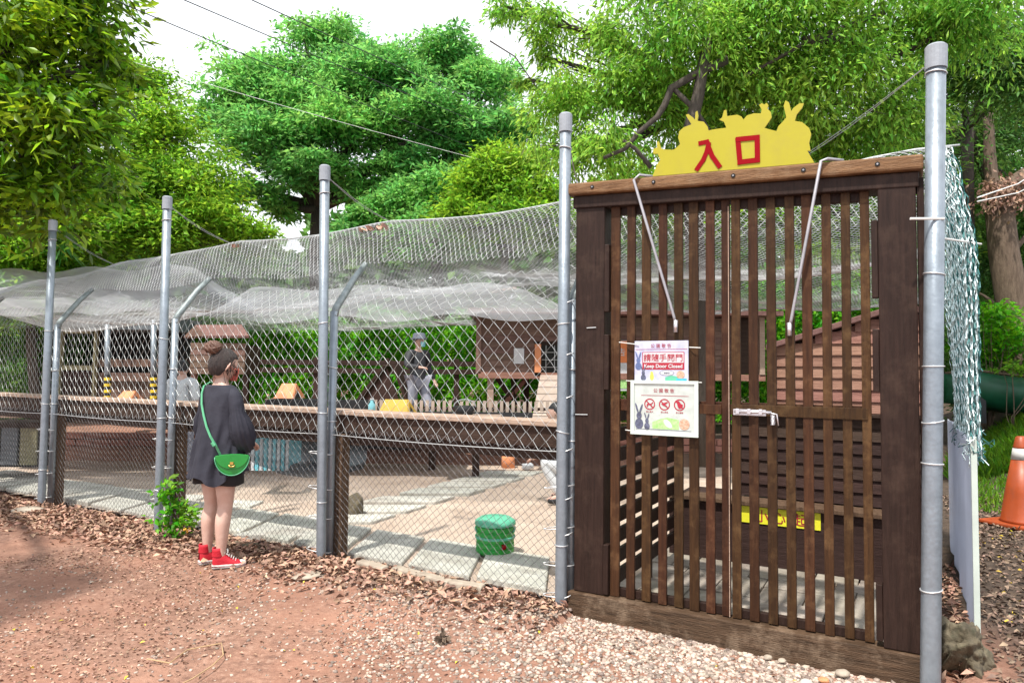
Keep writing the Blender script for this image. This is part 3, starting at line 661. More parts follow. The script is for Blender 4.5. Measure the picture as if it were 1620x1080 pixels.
def rabbit(P, cu, cv_, sc_, m, e, k=1):
    flat(ell(cu, cv_, .055*sc_, .085*sc_), P, m, 'picture', e, k)
    flat(ell(cu+.0*sc_, cv_+.13*sc_, .035*sc_, .055*sc_), P, m, 'picture', e, k+1)
    flat(ell(cu-.03*sc_, cv_+.25*sc_, .012*sc_, .085*sc_, a=.25), P, m, 'picture', e, k+2)
    flat(ell(cu+.025*sc_, cv_+.24*sc_, .012*sc_, .08*sc_, a=-.25), P, m, 'picture', e, k+3)
rabbit(P, .075, .38, 1.1, M['print_blue'] if 0 else mat('print_slate', (.10, .14, .30), .5, .3, 50, bump=0), n1)
rabbit(P, .17, .10, .9, M['print_dk'], n1)
flat(ell(.33, .12, .04, .09), P, M['print_yel'], 'picture', n1); flat(ell(.33, .21, .028, .045), P, M['print_yel'], 'picture', n1, 1)
flat([(.58, .02), (.84, .02), (.84, .13), (.70, .16), (.58, .12)], P, M['bin_lid'], 'picture', n1)
flat(ell(.86, .18, .075, .10), P, M['print_brown'], 'picture', n1, 1); flat([(.78, .02), (.97, .02), (.97, .09), (.78, .09)], P, M['print_blue'], 'picture', n1, 2)
flat(ell(.61, .22, .135, .065), P, M['print_dk'], 'picture', n1, 0); flat(ell(.61, .22, .125, .056), P, M['white'], 'picture', n1, 1)
text_mesh('謝謝您', .012, P(.61, .20, 3), E_, upv, M['print_dk'], 'lettering', n1, .0002)
n2, P, w_, h_ = notice(998, 602, 1105, 689, .044, 'rules_notice', 'laminated white notice with three red prohibition symbols on the gate', M['board_white'], .006)
for (u0, v0, u1, v1) in ((0, .94, 1, 1), (0, 0, 1, .055), (0, .055, .055, .94), (.945, .055, 1, .94)):
    b = MB(); A, B_ = P(u0, v0), P(u1, v1); b.hexa([P(u0, v0, 0), P(u1, v0, 0), P(u1, v0, 12), P(u0, v0, 12), P(u0, v1, 0), P(u1, v1, 0), P(u1, v1, 12), P(u0, v1, 12)]); b.build('edge_strip', M['board_edge'], n2, bevel=.001)
text_mesh('公 園 敬 告', .026, P(.5, .79, 1), E_, upv, M['ink'], 'lettering', n2, .0003)
flat([(.16, .73), (.86, .73), (.86, .722), (.16, .722)], P, M['ink'], 'rule_line', n2)
flat([(.08, .10), (.9, .10), (.9, .108), (.08, .108)], P, M['print_dk'], 'rule_line', n2)
for k, cu in enumerate((.29, .51, .73)):
    for a in range(20):
        a0, a1 = 2*pi*a/20, 2*pi*(a+1)/20; R1, R0 = 1, .8
        flat([(cu+.082*r_*cos(x), .565+.10*r_*sin(x)) for r_, x in ((R0, a0), (R1, a0), (R1, a1), (R0, a1))], P, M['ink'], 'ring', n2) if a == -1 else None
    b = MB(); n_ = 28
    vo = [P(cu+.082*cos(2*pi*i/n_), .565+.105*sin(2*pi*i/n_), 0) for i in range(n_)]+[P(cu+.066*cos(2*pi*i/n_), .565+.085*sin(2*pi*i/n_), 0) for i in range(n_)]
    b.add(vo, [(i, (i+1) % n_, n_+(i+1) % n_, n_+i) for i in range(n_)]); b.build('prohibition_ring', M['ink'], n2)
    flat([(cu-.058, .622), (cu-.047, .635), (cu+.058, .508), (cu+.047, .495)], P, M['ink'], 'prohibition_bar', n2, 1)
    if k == 0:
        flat([(cu-.045, .53), (cu-.04, .575), (cu+.02, .575), (cu+.045, .61), (cu+.055, .585), (cu+.03, .57), (cu+.03, .515), (cu+.018, .515), (cu+.014, .55), (cu-.022, .55), (cu-.028, .515), (cu-.04, .515)], P, M['ink'], 'pictogram', n2, 2)
    elif k == 1:
        flat([(cu-.05, .58), (cu-.01, .595), (cu+.045, .62), (cu+.05, .60), (cu+.01, .565), (cu+.045, .535), (cu+.035, .52), (cu-.02, .55)], P, M['ink'], 'pictogram', n2, 2)
    else:
        flat([(cu-.04, .63), (cu-.01, .64), (cu+.02, .59), (cu+.05, .57), (cu+.04, .51), (cu-.01, .50), (cu-.03, .56)], P, M['ink'], 'pictogram', n2, 2)
    text_mesh(('禁止攜犬', '禁止餵食', '禁止觸摸')[k], .011, P(cu, .415, 1), E_, upv, M['ink'], 'lettering', n2, .0002)
rabbit(P, .13, .20, 1.15, M['print_dk'], n2); rabbit(P, .25, .16, .75, M['print_dk'], n2, 3)
flat([(.33, .12), (.72, .12), (.72, .30), (.55, .33), (.45, .30), (.33, .24)], P, M['print_green'], 'picture', n2)
flat(ell(.56, .22, .045, .09, a=.6), P, M['white'], 'picture', n2, 1)
flat(ell(.80, .22, .075, .10), P, M['print_brown'], 'picture', n2, 1)
for (a, b_, nm) in (((978, 541), (1010, 545), n1), ((1088, 549), (1108, 550), n1), ((989, 602), (1004, 603), n2), ((1096, 604), (1110, 605), n2), ((988, 680), (1000, 681), n2)):
    sa, za = fen(*a, .05); sb, zb_ = fen(*b_, .04)
    MB().tube([W(sa, .065, za), W((sa+sb)/2, .048, (za+zb_)/2), W(sb, .045, zb_)], .0028, 5).build('wire_tie', M['cord_w'], nm)

# ---- slatted screen receding behind the gate
vs = empty('side_screen', W(1.75, .9, 0), 'brown horizontal slat screen receding inwards behind the left gate leaf', 'fence')
for k in range(9):
    z = .13+k*.132
    MB().wbox(1.735, 1.765, .22, 1.72, z, z+.09).build('slat', M['wood_dark'], vs, bevel=.003)
for t_ in (.24, .95, 1.68): MB().wbox(1.70, 1.733, t_-.025, t_+.025, 0, 1.30).build('post', M['wood_dark'], vs, bevel=.003)
# ---- red-brown hut behind the right leaf
hut = empty('red_hut', W(.4, 2.5, 0), 'reddish brown weatherboard hut behind the right gate leaf', 'hut')
def zroof(s): return 1.72+(.98-s)*.315 if s > .26 else 1.95
k = 0
z = 1.22
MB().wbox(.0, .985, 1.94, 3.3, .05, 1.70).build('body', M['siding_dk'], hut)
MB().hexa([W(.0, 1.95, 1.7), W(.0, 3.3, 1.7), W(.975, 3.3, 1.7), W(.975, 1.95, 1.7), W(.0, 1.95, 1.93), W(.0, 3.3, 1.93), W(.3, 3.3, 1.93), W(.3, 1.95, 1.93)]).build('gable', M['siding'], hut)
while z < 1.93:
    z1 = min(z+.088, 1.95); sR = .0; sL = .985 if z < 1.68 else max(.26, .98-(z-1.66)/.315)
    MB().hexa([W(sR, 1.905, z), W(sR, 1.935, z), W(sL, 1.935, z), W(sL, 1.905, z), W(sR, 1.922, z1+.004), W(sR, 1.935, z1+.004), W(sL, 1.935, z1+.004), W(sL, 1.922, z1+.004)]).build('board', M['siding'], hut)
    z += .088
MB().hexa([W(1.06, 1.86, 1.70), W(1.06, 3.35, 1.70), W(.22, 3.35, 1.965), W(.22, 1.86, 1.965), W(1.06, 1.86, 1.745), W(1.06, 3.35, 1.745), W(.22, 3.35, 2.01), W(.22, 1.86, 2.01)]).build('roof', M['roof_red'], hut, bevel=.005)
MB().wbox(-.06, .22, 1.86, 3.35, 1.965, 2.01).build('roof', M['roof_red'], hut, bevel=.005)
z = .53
while z < 1.2:  # lower boards darker than the upper: shade on this wall put into their colour
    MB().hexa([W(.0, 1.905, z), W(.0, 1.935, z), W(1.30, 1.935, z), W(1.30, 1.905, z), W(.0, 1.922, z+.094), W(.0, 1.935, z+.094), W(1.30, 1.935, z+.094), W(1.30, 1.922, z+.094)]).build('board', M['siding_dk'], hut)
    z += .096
MB().wbox(.0, 1.32, 1.86, 1.935, 1.19, 1.215).build('ledge', M['rail_wood'], hut, bevel=.004)
MB().wbox(.985, 1.02, 1.88, 1.94, .50, 1.70).build('corner_trim', M['siding'], hut, bevel=.004)
st = empty('hut_step', W(.8, 1.85, 0), 'dark timber step with a yellow caution strip below the reddish hut', 'step')
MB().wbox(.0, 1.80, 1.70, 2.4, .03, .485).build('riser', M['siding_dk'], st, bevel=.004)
MB().wbox(.0, 1.82, 1.66, 1.90, .488, .52).build('tread', M['post_wood'], st, bevel=.004)
s1, _ = fen(1172, 800, 1.69); s0, _ = fen(1298, 800, 1.69)
MB().wbox(s0, s1, 1.692, 1.699, .355, .48).build('caution_strip', M['haz_y'] if 0 else mat('strip_yellow', (.75, .72, .03), .5, .05, 5, bump=0), st)
for ch, px in (('小', 1205), ('心', 1232), ('起', 1266), ('步', 1292)):
    s_, _ = fen(px, 808, 1.69)
    if ch != '步': text_mesh(ch, .10, W(s_, 1.6905, .378), E_, upv, M['ink'], 'lettering', st, .0005, bold=.001)

# ================================================================ RIGHT SIDE: panel, cone, rock, hull
pn = empty('side_wall', W(-.24, 1.8, 0), 'white plastic sheet panel standing along the pen side behind the right pole', 'panel')
rg = []
for k in range(14):
    t_ = .86+k*.2; bt = -.02; rg.append([W(-.235-.012*sin(k*1.9), t_, bt), W(-.247-.012*sin(k*1.9), t_, bt), W(-.245-.012*sin(k*1.9), t_, 1.12), W(-.233-.012*sin(k*1.9), t_, 1.12)])
MB().loft(rg).build('sheet', M['panel'], pn, smooth=False)
MB().wbox(-.256, -.225, .842, .856, -.02, 1.16).build('edge_strip', M['board_edge'], pn, bevel=.003)
cc = gnd(1618, 832); ce = empty('traffic_cone', cc, 'orange traffic cone with white band near the dark green hull', 'traffic cone')
cz = lambda z: cc+np.array([0, 0, z*1.12])
b = MB(); a0 = radians(18); b.box(cz(.02), (.27, .27, .02), [[cos(a0), sin(a0), 0], [-sin(a0), cos(a0), 0], [0, 0, 1]]); b.build('base', M['cone'], ce, bevel=.012)
b = MB(); pr = [(.04, .20), (.06, .185), (.30, .145), (.60, .085)]
b.tube([cz(z) for z, r in pr], [r for z, r in pr], 28); b.build('body', M['cone'], ce, smooth=True)
b = MB(); b.tube([cz(.60), cz(.70)], [.088, .070], 28); b.build('band', M['rubber'], ce, smooth=True)
b = MB(); b.tube([cz(.70), cz(.715), cz(.80), cz(.81)], [.069, .066, .045, .03], 28); b.build('tip', M['cone'], ce, smooth=True)
def rockm(c, r, m, name, sub=3, amp=.25, seed=0, flatz=.8, parent=None, lab=None, cat='stone', group=None):
    import bmesh
    bm = bmesh.new(); bmesh.ops.create_icosphere(bm, subdivisions=sub, radius=1)
    rr = np.random.default_rng(seed); ph = rr.uniform(0, 50, 3); cuts = [(nrm(rr.normal(size=3)), rr.uniform(.6, .9)) for _ in range(7)]
    for v in bm.verts:
        p = np.array(v.co)
        for n_, d_ in cuts:
            q_ = p@n_
            if q_ > d_: p = p-n_*(q_-d_)*.85
        p = p*(1+amp*(float(vnoise(p[0]*2+ph[0], p[1]*2+p[2]*1.7+ph[1]))-.5)+amp*.45*(float(vnoise(p[0]*6+ph[2], p[1]*6+p[2]*5))-.5)+amp*.22*(float(vnoise(p[0]*17+ph[2], p[1]*17+p[2]*15))-.5)); v.co = Vector(p*np.array([r[0], r[1], r[2]]))
    me = bpy.data.meshes.new(name); bm.to_mesh(me); bm.free()
    if sub > 1: me.polygons.foreach_set('use_smooth', np.ones(len(me.polygons), bool))
    o = link(name, me, m, parent, origin=c); tag(o, lab, cat if not parent else None, group); return o
rockm(at(1527, 1045, 3.62)*np.array([1, 1, 0])+np.array([0, 0, .07]), (.115, .12, .13), M['rock'], 'rock', 5, .7, 4, lab='rough mossy brown rock at the foot of the right pole', cat='rock')
rockm(at(1494, 1020, 3.95)*np.array([1, 1, 0])+np.array([0, 0, .04]), (.08, .09, .10), M['rock'], 'rock', 3, .5, 9, lab='smaller grey rock behind the mossy rock by the pole', cat='rock')
gs = [(1237, 1036, .018, 'stone', 'small round tan stone in the gravel under the gate threshold'), (1348, 1046, .030, 'stone', 'largest smooth tan pebble in the gravel near the right gate post'),
      (1333, 1060, .028, 'stone', 'pinkish pebble just left of the gate post in the gravel'), (1304, 1068, .022, 'stone_o', 'bright orange pebble in the gravel below the gate'),
      (1275, 1072, .024, 'slab', 'pale bluish pebble left of the orange pebble'), (1215, 1031, .018, 'stone', 'whitish pebble close to the gate threshold'),
      (1315, 1040, .018, 'stone', 'small cream pebble by the threshold near the right post')]
for i, (px, py, r, m_, lb) in enumerate(gs):
    c = gnd(px, py+13); c[2] = float(H(c[0], c[1]))+r*.45+.016; rockm(c, (r*1.3, r, r*.75), M[m_], 'pebble', 3, .15, 20+i, lab=lb, cat='stone', group='larger pebbles below the gate')
for i, (px, py, r, lb, rz) in enumerate([(487, 917, (.13, .10, .022), 'flat pale round stone set in the earth right of the woman', 0), (398, 879, (.10, .045, .04), 'grey stone on the ground behind the red shoes', 0),
                            (372, 873, (.09, .04, .035), 'brownish stone left of the grey stone behind the shoes', 0), (46, 816, (.17, .10, .05), 'flat tan stone at the foot of the leftmost pole', 0), (268, 852, (.07, .05, .04), 'reddish stone beside the pole left of the woman', 0)]):
    c = gnd(px, py); c[2] = float(H(c[0], c[1]))+r[2]*.35; rockm(c, r, M['stone'] if i in (0, 3) else M['rock'], 'stone', 3, .2, 40+i, lab=lb, cat='stone')
# edging stones on the path side of the fence
el = ['leftmost grey edging stone below the wire fence', 'second edging stone from the left below the fence', 'pale long edging stone in the middle of the row', 'rightmost half buried edging stone of the row']
for i, ((a, b_), lb) in enumerate(zip([((568, 905), (610, 916)), ((624, 917), (662, 927)), ((664, 926), (712, 940)), ((712, 940), (765, 948))], el)):
    A, B_ = gnd(*a), gnd(*b_); d = nrm(B_-A); pv = np.cross(d, ZZ)*.045; z = float(H(*((A+B_)/2)[:2]))
    b = MB(); b.hexa([A-pv+ZZ*(z-.03), B_-pv+ZZ*(z-.03), B_+pv+ZZ*(z-.03), A+pv+ZZ*(z-.03), A-pv*.8+ZZ*(z+.062), B_-pv*.8+ZZ*(z+.060), B_+pv*.8+ZZ*(z+.055), A+pv*.8+ZZ*(z+.060)])
    tag(b.build('edging_stone', M['stone'], None, origin=(A+B_)/2, bevel=.012), lb, 'stone', 'edging stones below the fence')
# dark green hull in the bushes
hp = [at(1490, 606, 12.5), at(1535, 604, 12.3), at(1585, 612, 12.2), at(1640, 618, 12.), at(1700, 618, 12.)]
hl = empty('green_hull', (hp[2][0], hp[2][1], .9), 'dark green boat like hull lying under the bushes at the right edge', 'boat')
rings = []
for i, p in enumerate(hp+[at(1760, 612, 12)]):
    f = i/5; w = .42*sin(pi*min(1, .12+f*.8))+.05; h = (.30, .36, .38, .38, .36, .3)[i]
    rings.append([p+np.array([0, w*cos(a), -h*.2+h*sin(a)*(1 if sin(a) < 0 else .75)]) for a in np.linspace(0, 2*pi, 17)[:-1]])
MB().loft(rings).build('body', M['canoe'], hl, smooth=True)
MB().tube([r_[12]*0+np.array(r_[4])+np.array([0, -.1, .02]) for r_ in rings], .02, 6).build('rim', M['bark'], hl, smooth=True)
for i in (1, 4): MB().box(np.array([hp[i][0], hp[i][1], .95]), (.07, .3, .25)).build('support', M['black'], hl)
# ================================================================ PEN FURNITURE
HY = 12.0
hx0, hx1 = at(760, 550, HY)[0], at(1206, 550, HY)[0]; hz0, hz1 = 1.50, 2.50
sh = empty('stilt_hut', ((hx0+hx1)/2, HY, .44), 'brown weatherboard hut on stilts with a ramp at the back of the pen', 'hut')
MB().box(((hx0+hx1)/2, HY+.95, (hz0+hz1)/2), ((hx1-hx0)/2-.03, .9, .49)).build('body', M['siding_dk'], sh)
dx0, dx1 = at(857, 560, HY)[0], at(925, 560, HY)[0]; dz1 = 1.98
zb_ = hz0
nb = 0
while zb_ < hz1-.02:
    segs = [(hx0, dx0-.13), (dx1+.13, hx1-.45)] if zb_ < dz1 else [(hx0, hx1-.45)]
    for a, b_ in segs:
        P = [(a, HY-.002, zb_), (b_, HY-.002, zb_), (b_, HY+.04, zb_), (a, HY+.04, zb_), (a, HY+.024, zb_+.112), (b_, HY+.024, zb_+.112), (b_, HY+.04, zb_+.112), (a, HY+.04, zb_+.112)]
        MB().hexa([np.array(p) for p in P]).build('board', M['siding_far'], sh)
        nb += 1
    zb_ += .11
for x in (hx0-.03, hx1-.45, hx1-.02): MB().box((x, HY-.01, 2.0), (.045, .05, .52)).build('corner_post', M['siding_far'] if x < hx1-.1 else M['cap_wood'], sh)
MB().box(((hx0+hx1)/2, HY-.03, hz0-.05), ((hx1-hx0)/2+.03, .03, .055)).build('floor_beam', M['siding'], sh)
MB().box(((hx0+hx1)/2, HY+.6, hz1+.05), ((hx1-hx0)/2+.2, 1.05, .04)).build('roof', M['roof_red'], sh)
for x in (dx0-.07, dx1+.07): MB().box((x, HY-.03, 1.72), (.055, .03, .28)).build('door_post', M['terracotta'], sh)
MB().box(((dx0+dx1)/2, HY+.02, 1.74), ((dx1-dx0)/2, .01, .24)).build('doorway', M['dark_open'], sh)  # black plate stands for the shade inside the door
for k in range(5): MB().tube([(dx0+(dx1-dx0)*(k+.5)/5, HY, 1.5), (dx0+(dx1-dx0)*(k+.5)/5, HY, 1.98)], .006, 5).build('grille_bar', M['wire'], sh)
for k in range(3): MB().tube([(dx0, HY-.006, 1.6+k*.13), (dx1, HY-.006, 1.6+k*.13)], .006, 5).build('grille_bar', M['wire'], sh)
for px in (776, 905, 1010, 1110, 1195): x = at(px, 600, HY+.05)[0]; MB().box((x, HY+.08, .95), (.055, .055, .53)).build('stilt', M['cap_wood'] if px == 776 else M['siding_far'], sh)
for (a, b_, m_) in (((785, 595), (808, 628), 'rail_wood'), ((838, 592), (800, 636), 'siding'), ((812, 594), (814, 640), 'rail_wood'), ((1015, 600), (1060, 640), 'siding')):
    A, B_ = at(*a, HY+.3), at(*b_, HY+.3); MB().tube([A, B_], .05, 4).build('brace', M[m_], sh)
for k in range(9):                                 # ramp boards
    f = k/9; f2 = (k+.9)/9
    A = np.array([dx0-.02-.25*f, HY-.05-1.6*f, 1.47-1.0*f]); B_ = np.array([dx0-.02-.25*f2, HY-.05-1.6*f2, 1.47-1.0*f2]); w = np.array([.85, 0, 0])
    MB().hexa([A-ZZ*.04, B_-ZZ*.04, B_+w-ZZ*.04, A+w-ZZ*.04, A, B_+ZZ*.012, B_+w+ZZ*.012, A+w]).build('ramp_board', M['ramp'], sh)
a = at(821, 563, HY-.02); MB().box(a, (.09, .004, .135)).build('paper', M['white'], sh)
pb = at(976, 578, HY-.03); ps_ = empty('poster', pb-ZZ*.45, 'orange and white poster on the stilt hut left of the gate notices', 'poster')
MB().box(pb, (.18, .006, .44)).build('sheet', M['white'], ps_); MB().box(pb+ZZ*.24, (.18, .003, .19)).build('orange_field', M['orange_pr'], ps_).location.y = -.01
MB().box(pb-ZZ*.28, (.17, .003, .12)).build('green_field', M['print_green'], ps_).location.y = -.01
text_mesh('公告', .15, pb+np.array([0, -.02, .18]), np.array([1, 0, 0.]), ZZ, M['white'], 'lettering', ps_, .001)
# brown hutch with pinkish roof behind the woman
hY = 11.9
def A_(px, py, Y=hY): return at(px, py, Y)
hh = empty('hutch', A_(352, 640)*np.array([1, 1, 0])+ZZ*.44, 'small brown hutch with reddish pitched roof behind the standing woman', 'hutch')
x0, x1 = A_(302, 560)[0], A_(388, 560)[0]; zt, zl = A_(350, 545)[2], A_(350, 592)[2]
k = 0; z = zl
MB().box(((x0+x1)/2, hY+.4, (zt+zl)/2), ((x1-x0)/2-.02, .37, (zt-zl)/2)).build('body', M['siding_dk'], hh)
while z < zt-.02: MB().box(((x0+x1)/2, hY, z+.055), ((x1-x0)/2, .018, .05)).build('board', M['siding_far'], hh); z += .11
rp = [A_(309, 514, hY+.5), A_(382, 513, hY+.5), A_(394, 531, hY-.12), A_(326, 531, hY-.12)]
MB().prism(rp, np.array([0, .01, -.04])).build('roof', M['roof_red'], hh)
MB().prism([A_(309, 514, hY+.5), A_(326, 531, hY-.12), A_(290, 533, hY+.9)], np.array([0, .04, -.03])).build('roof_end', M['siding_far'], hh)
for px in (305, 340): x = A_(px, 600)[0]; MB().box((x, hY+.05, (zl+.44)/2), (.04, .04, (zl-.44)/2)).build('leg', M['siding'], hh)
# dark shelter at the far left
sY = 13.0
se = empty('wooden_shelter', at(150, 640, sY)*np.array([1, 1, 0])+ZZ*.44, 'dark open shelter with olive window frame behind the leftmost poles', 'shelter')
def hbox(px0, py0, px1, py1, Y, d, name, m, par, extra=0):
    a, b_ = at(px0, py1, Y), at(px1, py0, Y); return MB().box(((a[0]+b_[0])/2, Y+d/2, (a[2]+b_[2])/2), ((b_[0]-a[0])/2, d/2, (b_[2]-a[2])/2)).build(name, m, par)
hbox(80, 500, 262, 520, sY-.1, 2.6, 'fascia', M['grey_band'], se)
hbox(70, 505, 300, 660, sY+1.0, .1, 'back_wall', M['dark_open'], se); hbox(66, 500, 72, 645, sY+.1, .9, 'side_wall', M['siding_dk'], se)  # black back wall colour stands for the shelter's shaded inside
hbox(90, 512, 98, 645, sY, .1, 'post', M['olive'], se); hbox(144, 522, 152, 645, sY, .1, 'post', M['olive'], se)
hbox(98, 521, 144, 527, sY, .08, 'window_frame', M['olive'], se); hbox(98, 578, 144, 585, sY, .08, 'window_frame', M['olive'], se)
hbox(110, 527, 115, 578, sY+.5, .06, 'inner_post', M['grey_band'], se)
for k in range(5): hbox(98, 587+k*12, 144, 598+k*12, sY+.02, .03, 'board', M['siding_dk'], se)
for k in range(7): hbox(152+k*14, 568, 165+k*14, 580, sY+.12, .04, 'frieze_panel', M['siding_far'], se)
for k in range(4): hbox(152, 590+k*13, 250, 602+k*13, sY+.14, .03, 'board', M['siding_dk'] if k % 2 else M['siding_far'], se)
for px, lb in ((170, 'left white pipe with yellow and black sleeve in the dark shelter'), (243, 'right white pipe with yellow and black sleeve in the dark shelter')):
    a, b_ = at(px, 640, sY-.4), at(px, 506, sY-.4); pe = empty('white_pipe', a, lb, 'pipe', 'white pipes of the shelter')
    MB().tube([a, b_], .05, 12).build('pipe', M['galv'], pe, smooth=True)
    mm = at(px, 592, sY-.4)
    for k in range(10):
        q0 = a+(mm-a)*k/10; q1 = a+(mm-a)*(k+.96)/10; MB().tube([q0, q1], .058, 12).build('stripe', M['haz_y'] if k % 2 == 0 else M['black'], pe, smooth=False)
def gable(px0, py0, px1, py1, Y, m, name, lab, cat, dark=True, d=.5, inset=.12):
    a, b_ = at(px0, py1, Y), at(px1, py0, Y); w = b_[0]-a[0]; e = empty(name, ((a[0]+b_[0])/2, Y, a[2]), lab, cat)
    zt, zl = b_[2], a[2]
    # pitched roof seen from the eaves side; open gable at the right end
    f0 = [(a[0], Y, zl), (a[0]+w*.90, Y, zl), (a[0]+w*.78, Y+d/2, zt), (a[0]+w*inset, Y+d/2, zt)]
    MB().prism([np.array(p) for p in f0], np.array([0, .02, -.015])).build('roof_panel', m, e)
    f1 = [(a[0], Y+d, zl), (a[0]+w*.90, Y+d, zl), (a[0]+w*.78, Y+d/2+.02, zt), (a[0]+w*inset, Y+d/2+.02, zt)]
    MB().prism([np.array(p) for p in f1], np.array([0, .02, -.015])).build('roof_panel', m, e)
    MB().prism([np.array(p) for p in [(a[0]+w*.905, Y, zl), (b_[0], Y+d, zl), (a[0]+w*.80, Y+d/2, zt)]], np.array([-.02, .0, 0])).build('end_panel', m, e)
    MB().prism([np.array(p) for p in [(a[0]+w*.935, Y+.1*d-.01, zl), (a[0]+w*.97, Y+.7*d-.02, zl), (a[0]+w*.865, Y+d/2-.02, zl+(zt-zl)*.55)]], np.array([.004, -.008, 0])).build('opening', M['dark_open'], e)  # black plate stands for the shaded inside of the hutch
    return e
gable(597, 633, 653, 656, 9.6, M['yellow_h'], 'yellow_hutch', 'yellow wooden hutch with pitched roof below the walking man', 'hutch')
gable(433, 607, 468, 630, 10.6, M['terracotta'], 'orange_hutch', 'orange pitched hutch behind the black trays right of the woman', 'hutch')
gable(178, 619, 207, 636, 11.2, M['terracotta'], 'orange_hutch', 'small orange hutch beside the left striped pipe', 'hutch')
# under those hutches a table surface / deck hidden behind the rail
dk = empty('pen_deck', (-2.5, 10, .0), 'dark timber deck carrying the hutches behind the long rail', 'deck')
MB().box((-4.2, 10.55, .80), (3.3, .75, .02)).build('top', M['cap_wood'], dk)
MB().box((-1.5, 9.85, .81), (1.2, .35, .02)).build('top', M['cap_wood'], dk)
for x in (-7.2, -5, -3, -1.2): MB().box((x, 10.5, .39), (.05, .05, .39)).build('leg', M['rail_wood'], dk)
for x in (-2.5, -.5): MB().box((x, 9.85, .39), (.05, .05, .39)).build('leg', M['rail_wood'], dk)
# man in front of black wall; picket fence
pf = empty('picket_fence', (-.5, 11.0, 0), 'low brown picket fence with black sheet along the raised bed', 'fence')
pz0, pz1 = at(640, 656, 11.0)[2], at(640, 634, 11.0)[2]
pm = None
for k in range(62):
    x = at(422, 640, 11.0)[0]+k*.092
    h = random.uniform(-.01, .01)
    if pm is None: pm = MB().box((x, 11.0, (pz1-.30)+.15), (.026, .012, .16)).build('picket', M['ramp'], pf); px_ = x
    else:
        if random.random() < .03: continue
        c = pm.copy(); COL.objects.link(c); c.parent = pf; c.location = (x-px_, 0, h)
MB().box((at(640, 640, 11)[0]+.2, 10.96, .56), (2.85, .012, pz0-.50)).build('black_sheet', M['black'], pf)
MB().box((at(640, 640, 11)[0]+.2, 11.04, pz1-.12), (2.85, .02, .03)).build('rail', M['rail_wood'], pf)
bk = empty('back_fence', (-2, 13.6, .44), 'brown post and rail fence in front of the green hedge', 'fence')
for z_, m_ in ((1.66, 'siding_dk'), (1.50, 'siding_dk')): MB().box((-1.9, 13.6, z_), (5.0, .03, .05)).build('rail', M[m_], bk)
for k in range(8): MB().box((-6.7+k*1.4, 13.66, 1.1), (.05, .05, .66)).build('post', M['siding_dk'], bk)
tr = [((420, 632), (500, 655), 'long black plastic tray on the deck right of the woman'), ((530, 634), (582, 655), 'shorter black plastic tray left of the yellow hutch')]
for (a, b_, lb) in tr:
    A, B_ = at(*a, 9.9), at(b_[0], b_[1], 9.9); e = empty('black_tray', ((A[0]+B_[0])/2, 9.9, B_[2]), lb, 'tray')
    MB().box(((A[0]+B_[0])/2, 9.9, (A[2]+B_[2])/2), ((B_[0]-A[0])/2, .015, (A[2]-B_[2])/2)).build('front', M['black'], e); MB().box(((A[0]+B_[0])/2, 10.4, (A[2]+B_[2])/2), ((B_[0]-A[0])/2, .015, (A[2]-B_[2])/2)).build('back', M['black'], e)
    MB().box((A[0]+.015, 10.15, (A[2]+B_[2])/2), (.014, .235, (A[2]-B_[2])/2)).build('side', M['black'], e); MB().box((B_[0]-.015, 10.15, (A[2]+B_[2])/2), (.014, .235, (A[2]-B_[2])/2)).build('side', M['black'], e)
c = at(588, 655, 9.5); e = empty('water_bottle', c, 'small clear bluish bottle beside the yellow hutch', 'bottle')
MB().tube([c, c+ZZ*.13, c+ZZ*.17, c+ZZ*.2], [.05, .05, .022, .022], 12).build('body', M['mask_w'], e, smooth=True); MB().tube([c+ZZ*.2, c+ZZ*.22], .026, 10).build('cap', M['white'], e)
c = at(735, 656, 9.3); e = empty('black_trug', c, 'round black tub with a curved handle on the deck right of the walking man', 'tub')
MB().tube([c, c+ZZ*.02, c+ZZ*.12], [.10, .12, .15], 14).build('bowl', M['black'], e, smooth=True); MB().tube([c+np.array([.15*cos(a), 0, .11+.10*sin(a)]) for a in np.linspace(0, pi, 9)], .008, 5).build('handle', M['wire'], e)
MB().box((c[0], 9.35, c[2]-.02), (.5, .2, .018)).build('shelf', M['cap_wood'], dk)
# dark cloth sling under the rail
rg = []
for i in range(22):
    f = i/21; s_ = 5.75-f*1.6; row = []
    for j in range(7):
        g = j/6; z_ = .90-.05*sin(f*pi)-(.24+.09*sin(f*pi))*g; row.append(W(s_, .62+.05*sin(g*pi)+.015*sin(f*30), z_))
    rg.append(row)
tag(MB().loft(rg, closed_ring=False).build('cloth_sling', M['cloth_dark'], None, origin=rg[0][0], smooth=True, rnd=False), 'dark sagging mesh cloth hanging under the rail right of the woman', 'cloth')
bs = empty('blue_crate', W(5.0, 3.2, 0), 'teal and white slatted crate seen under the rail right of the woman', 'crate')
ca, cb = at(400, 725, 8.2), at(455, 697, 8.2)
for k in range(9):
    x = ca[0]+(cb[0]-ca[0])*k/8; MB().box((x, 8.2, (ca[2]+cb[2])/2-.06), (.016, .012, (cb[2]-ca[2])/2+.08)).build('slat', M['blue_teal'] if k % 2 else M['white'], bs)
for z_ in (cb[2]-.02, ca[2]-.1): MB().box(((ca[0]+cb[0])/2, 8.22, z_), ((cb[0]-ca[0])/2+.02, .012, .018)).build('rail', M['blue_teal'], bs)
for x in (ca[0], cb[0]): MB().box((x, 8.45, cb[2]-.15), (.016, .24, .15)).build('side', M['blue_teal'], bs)
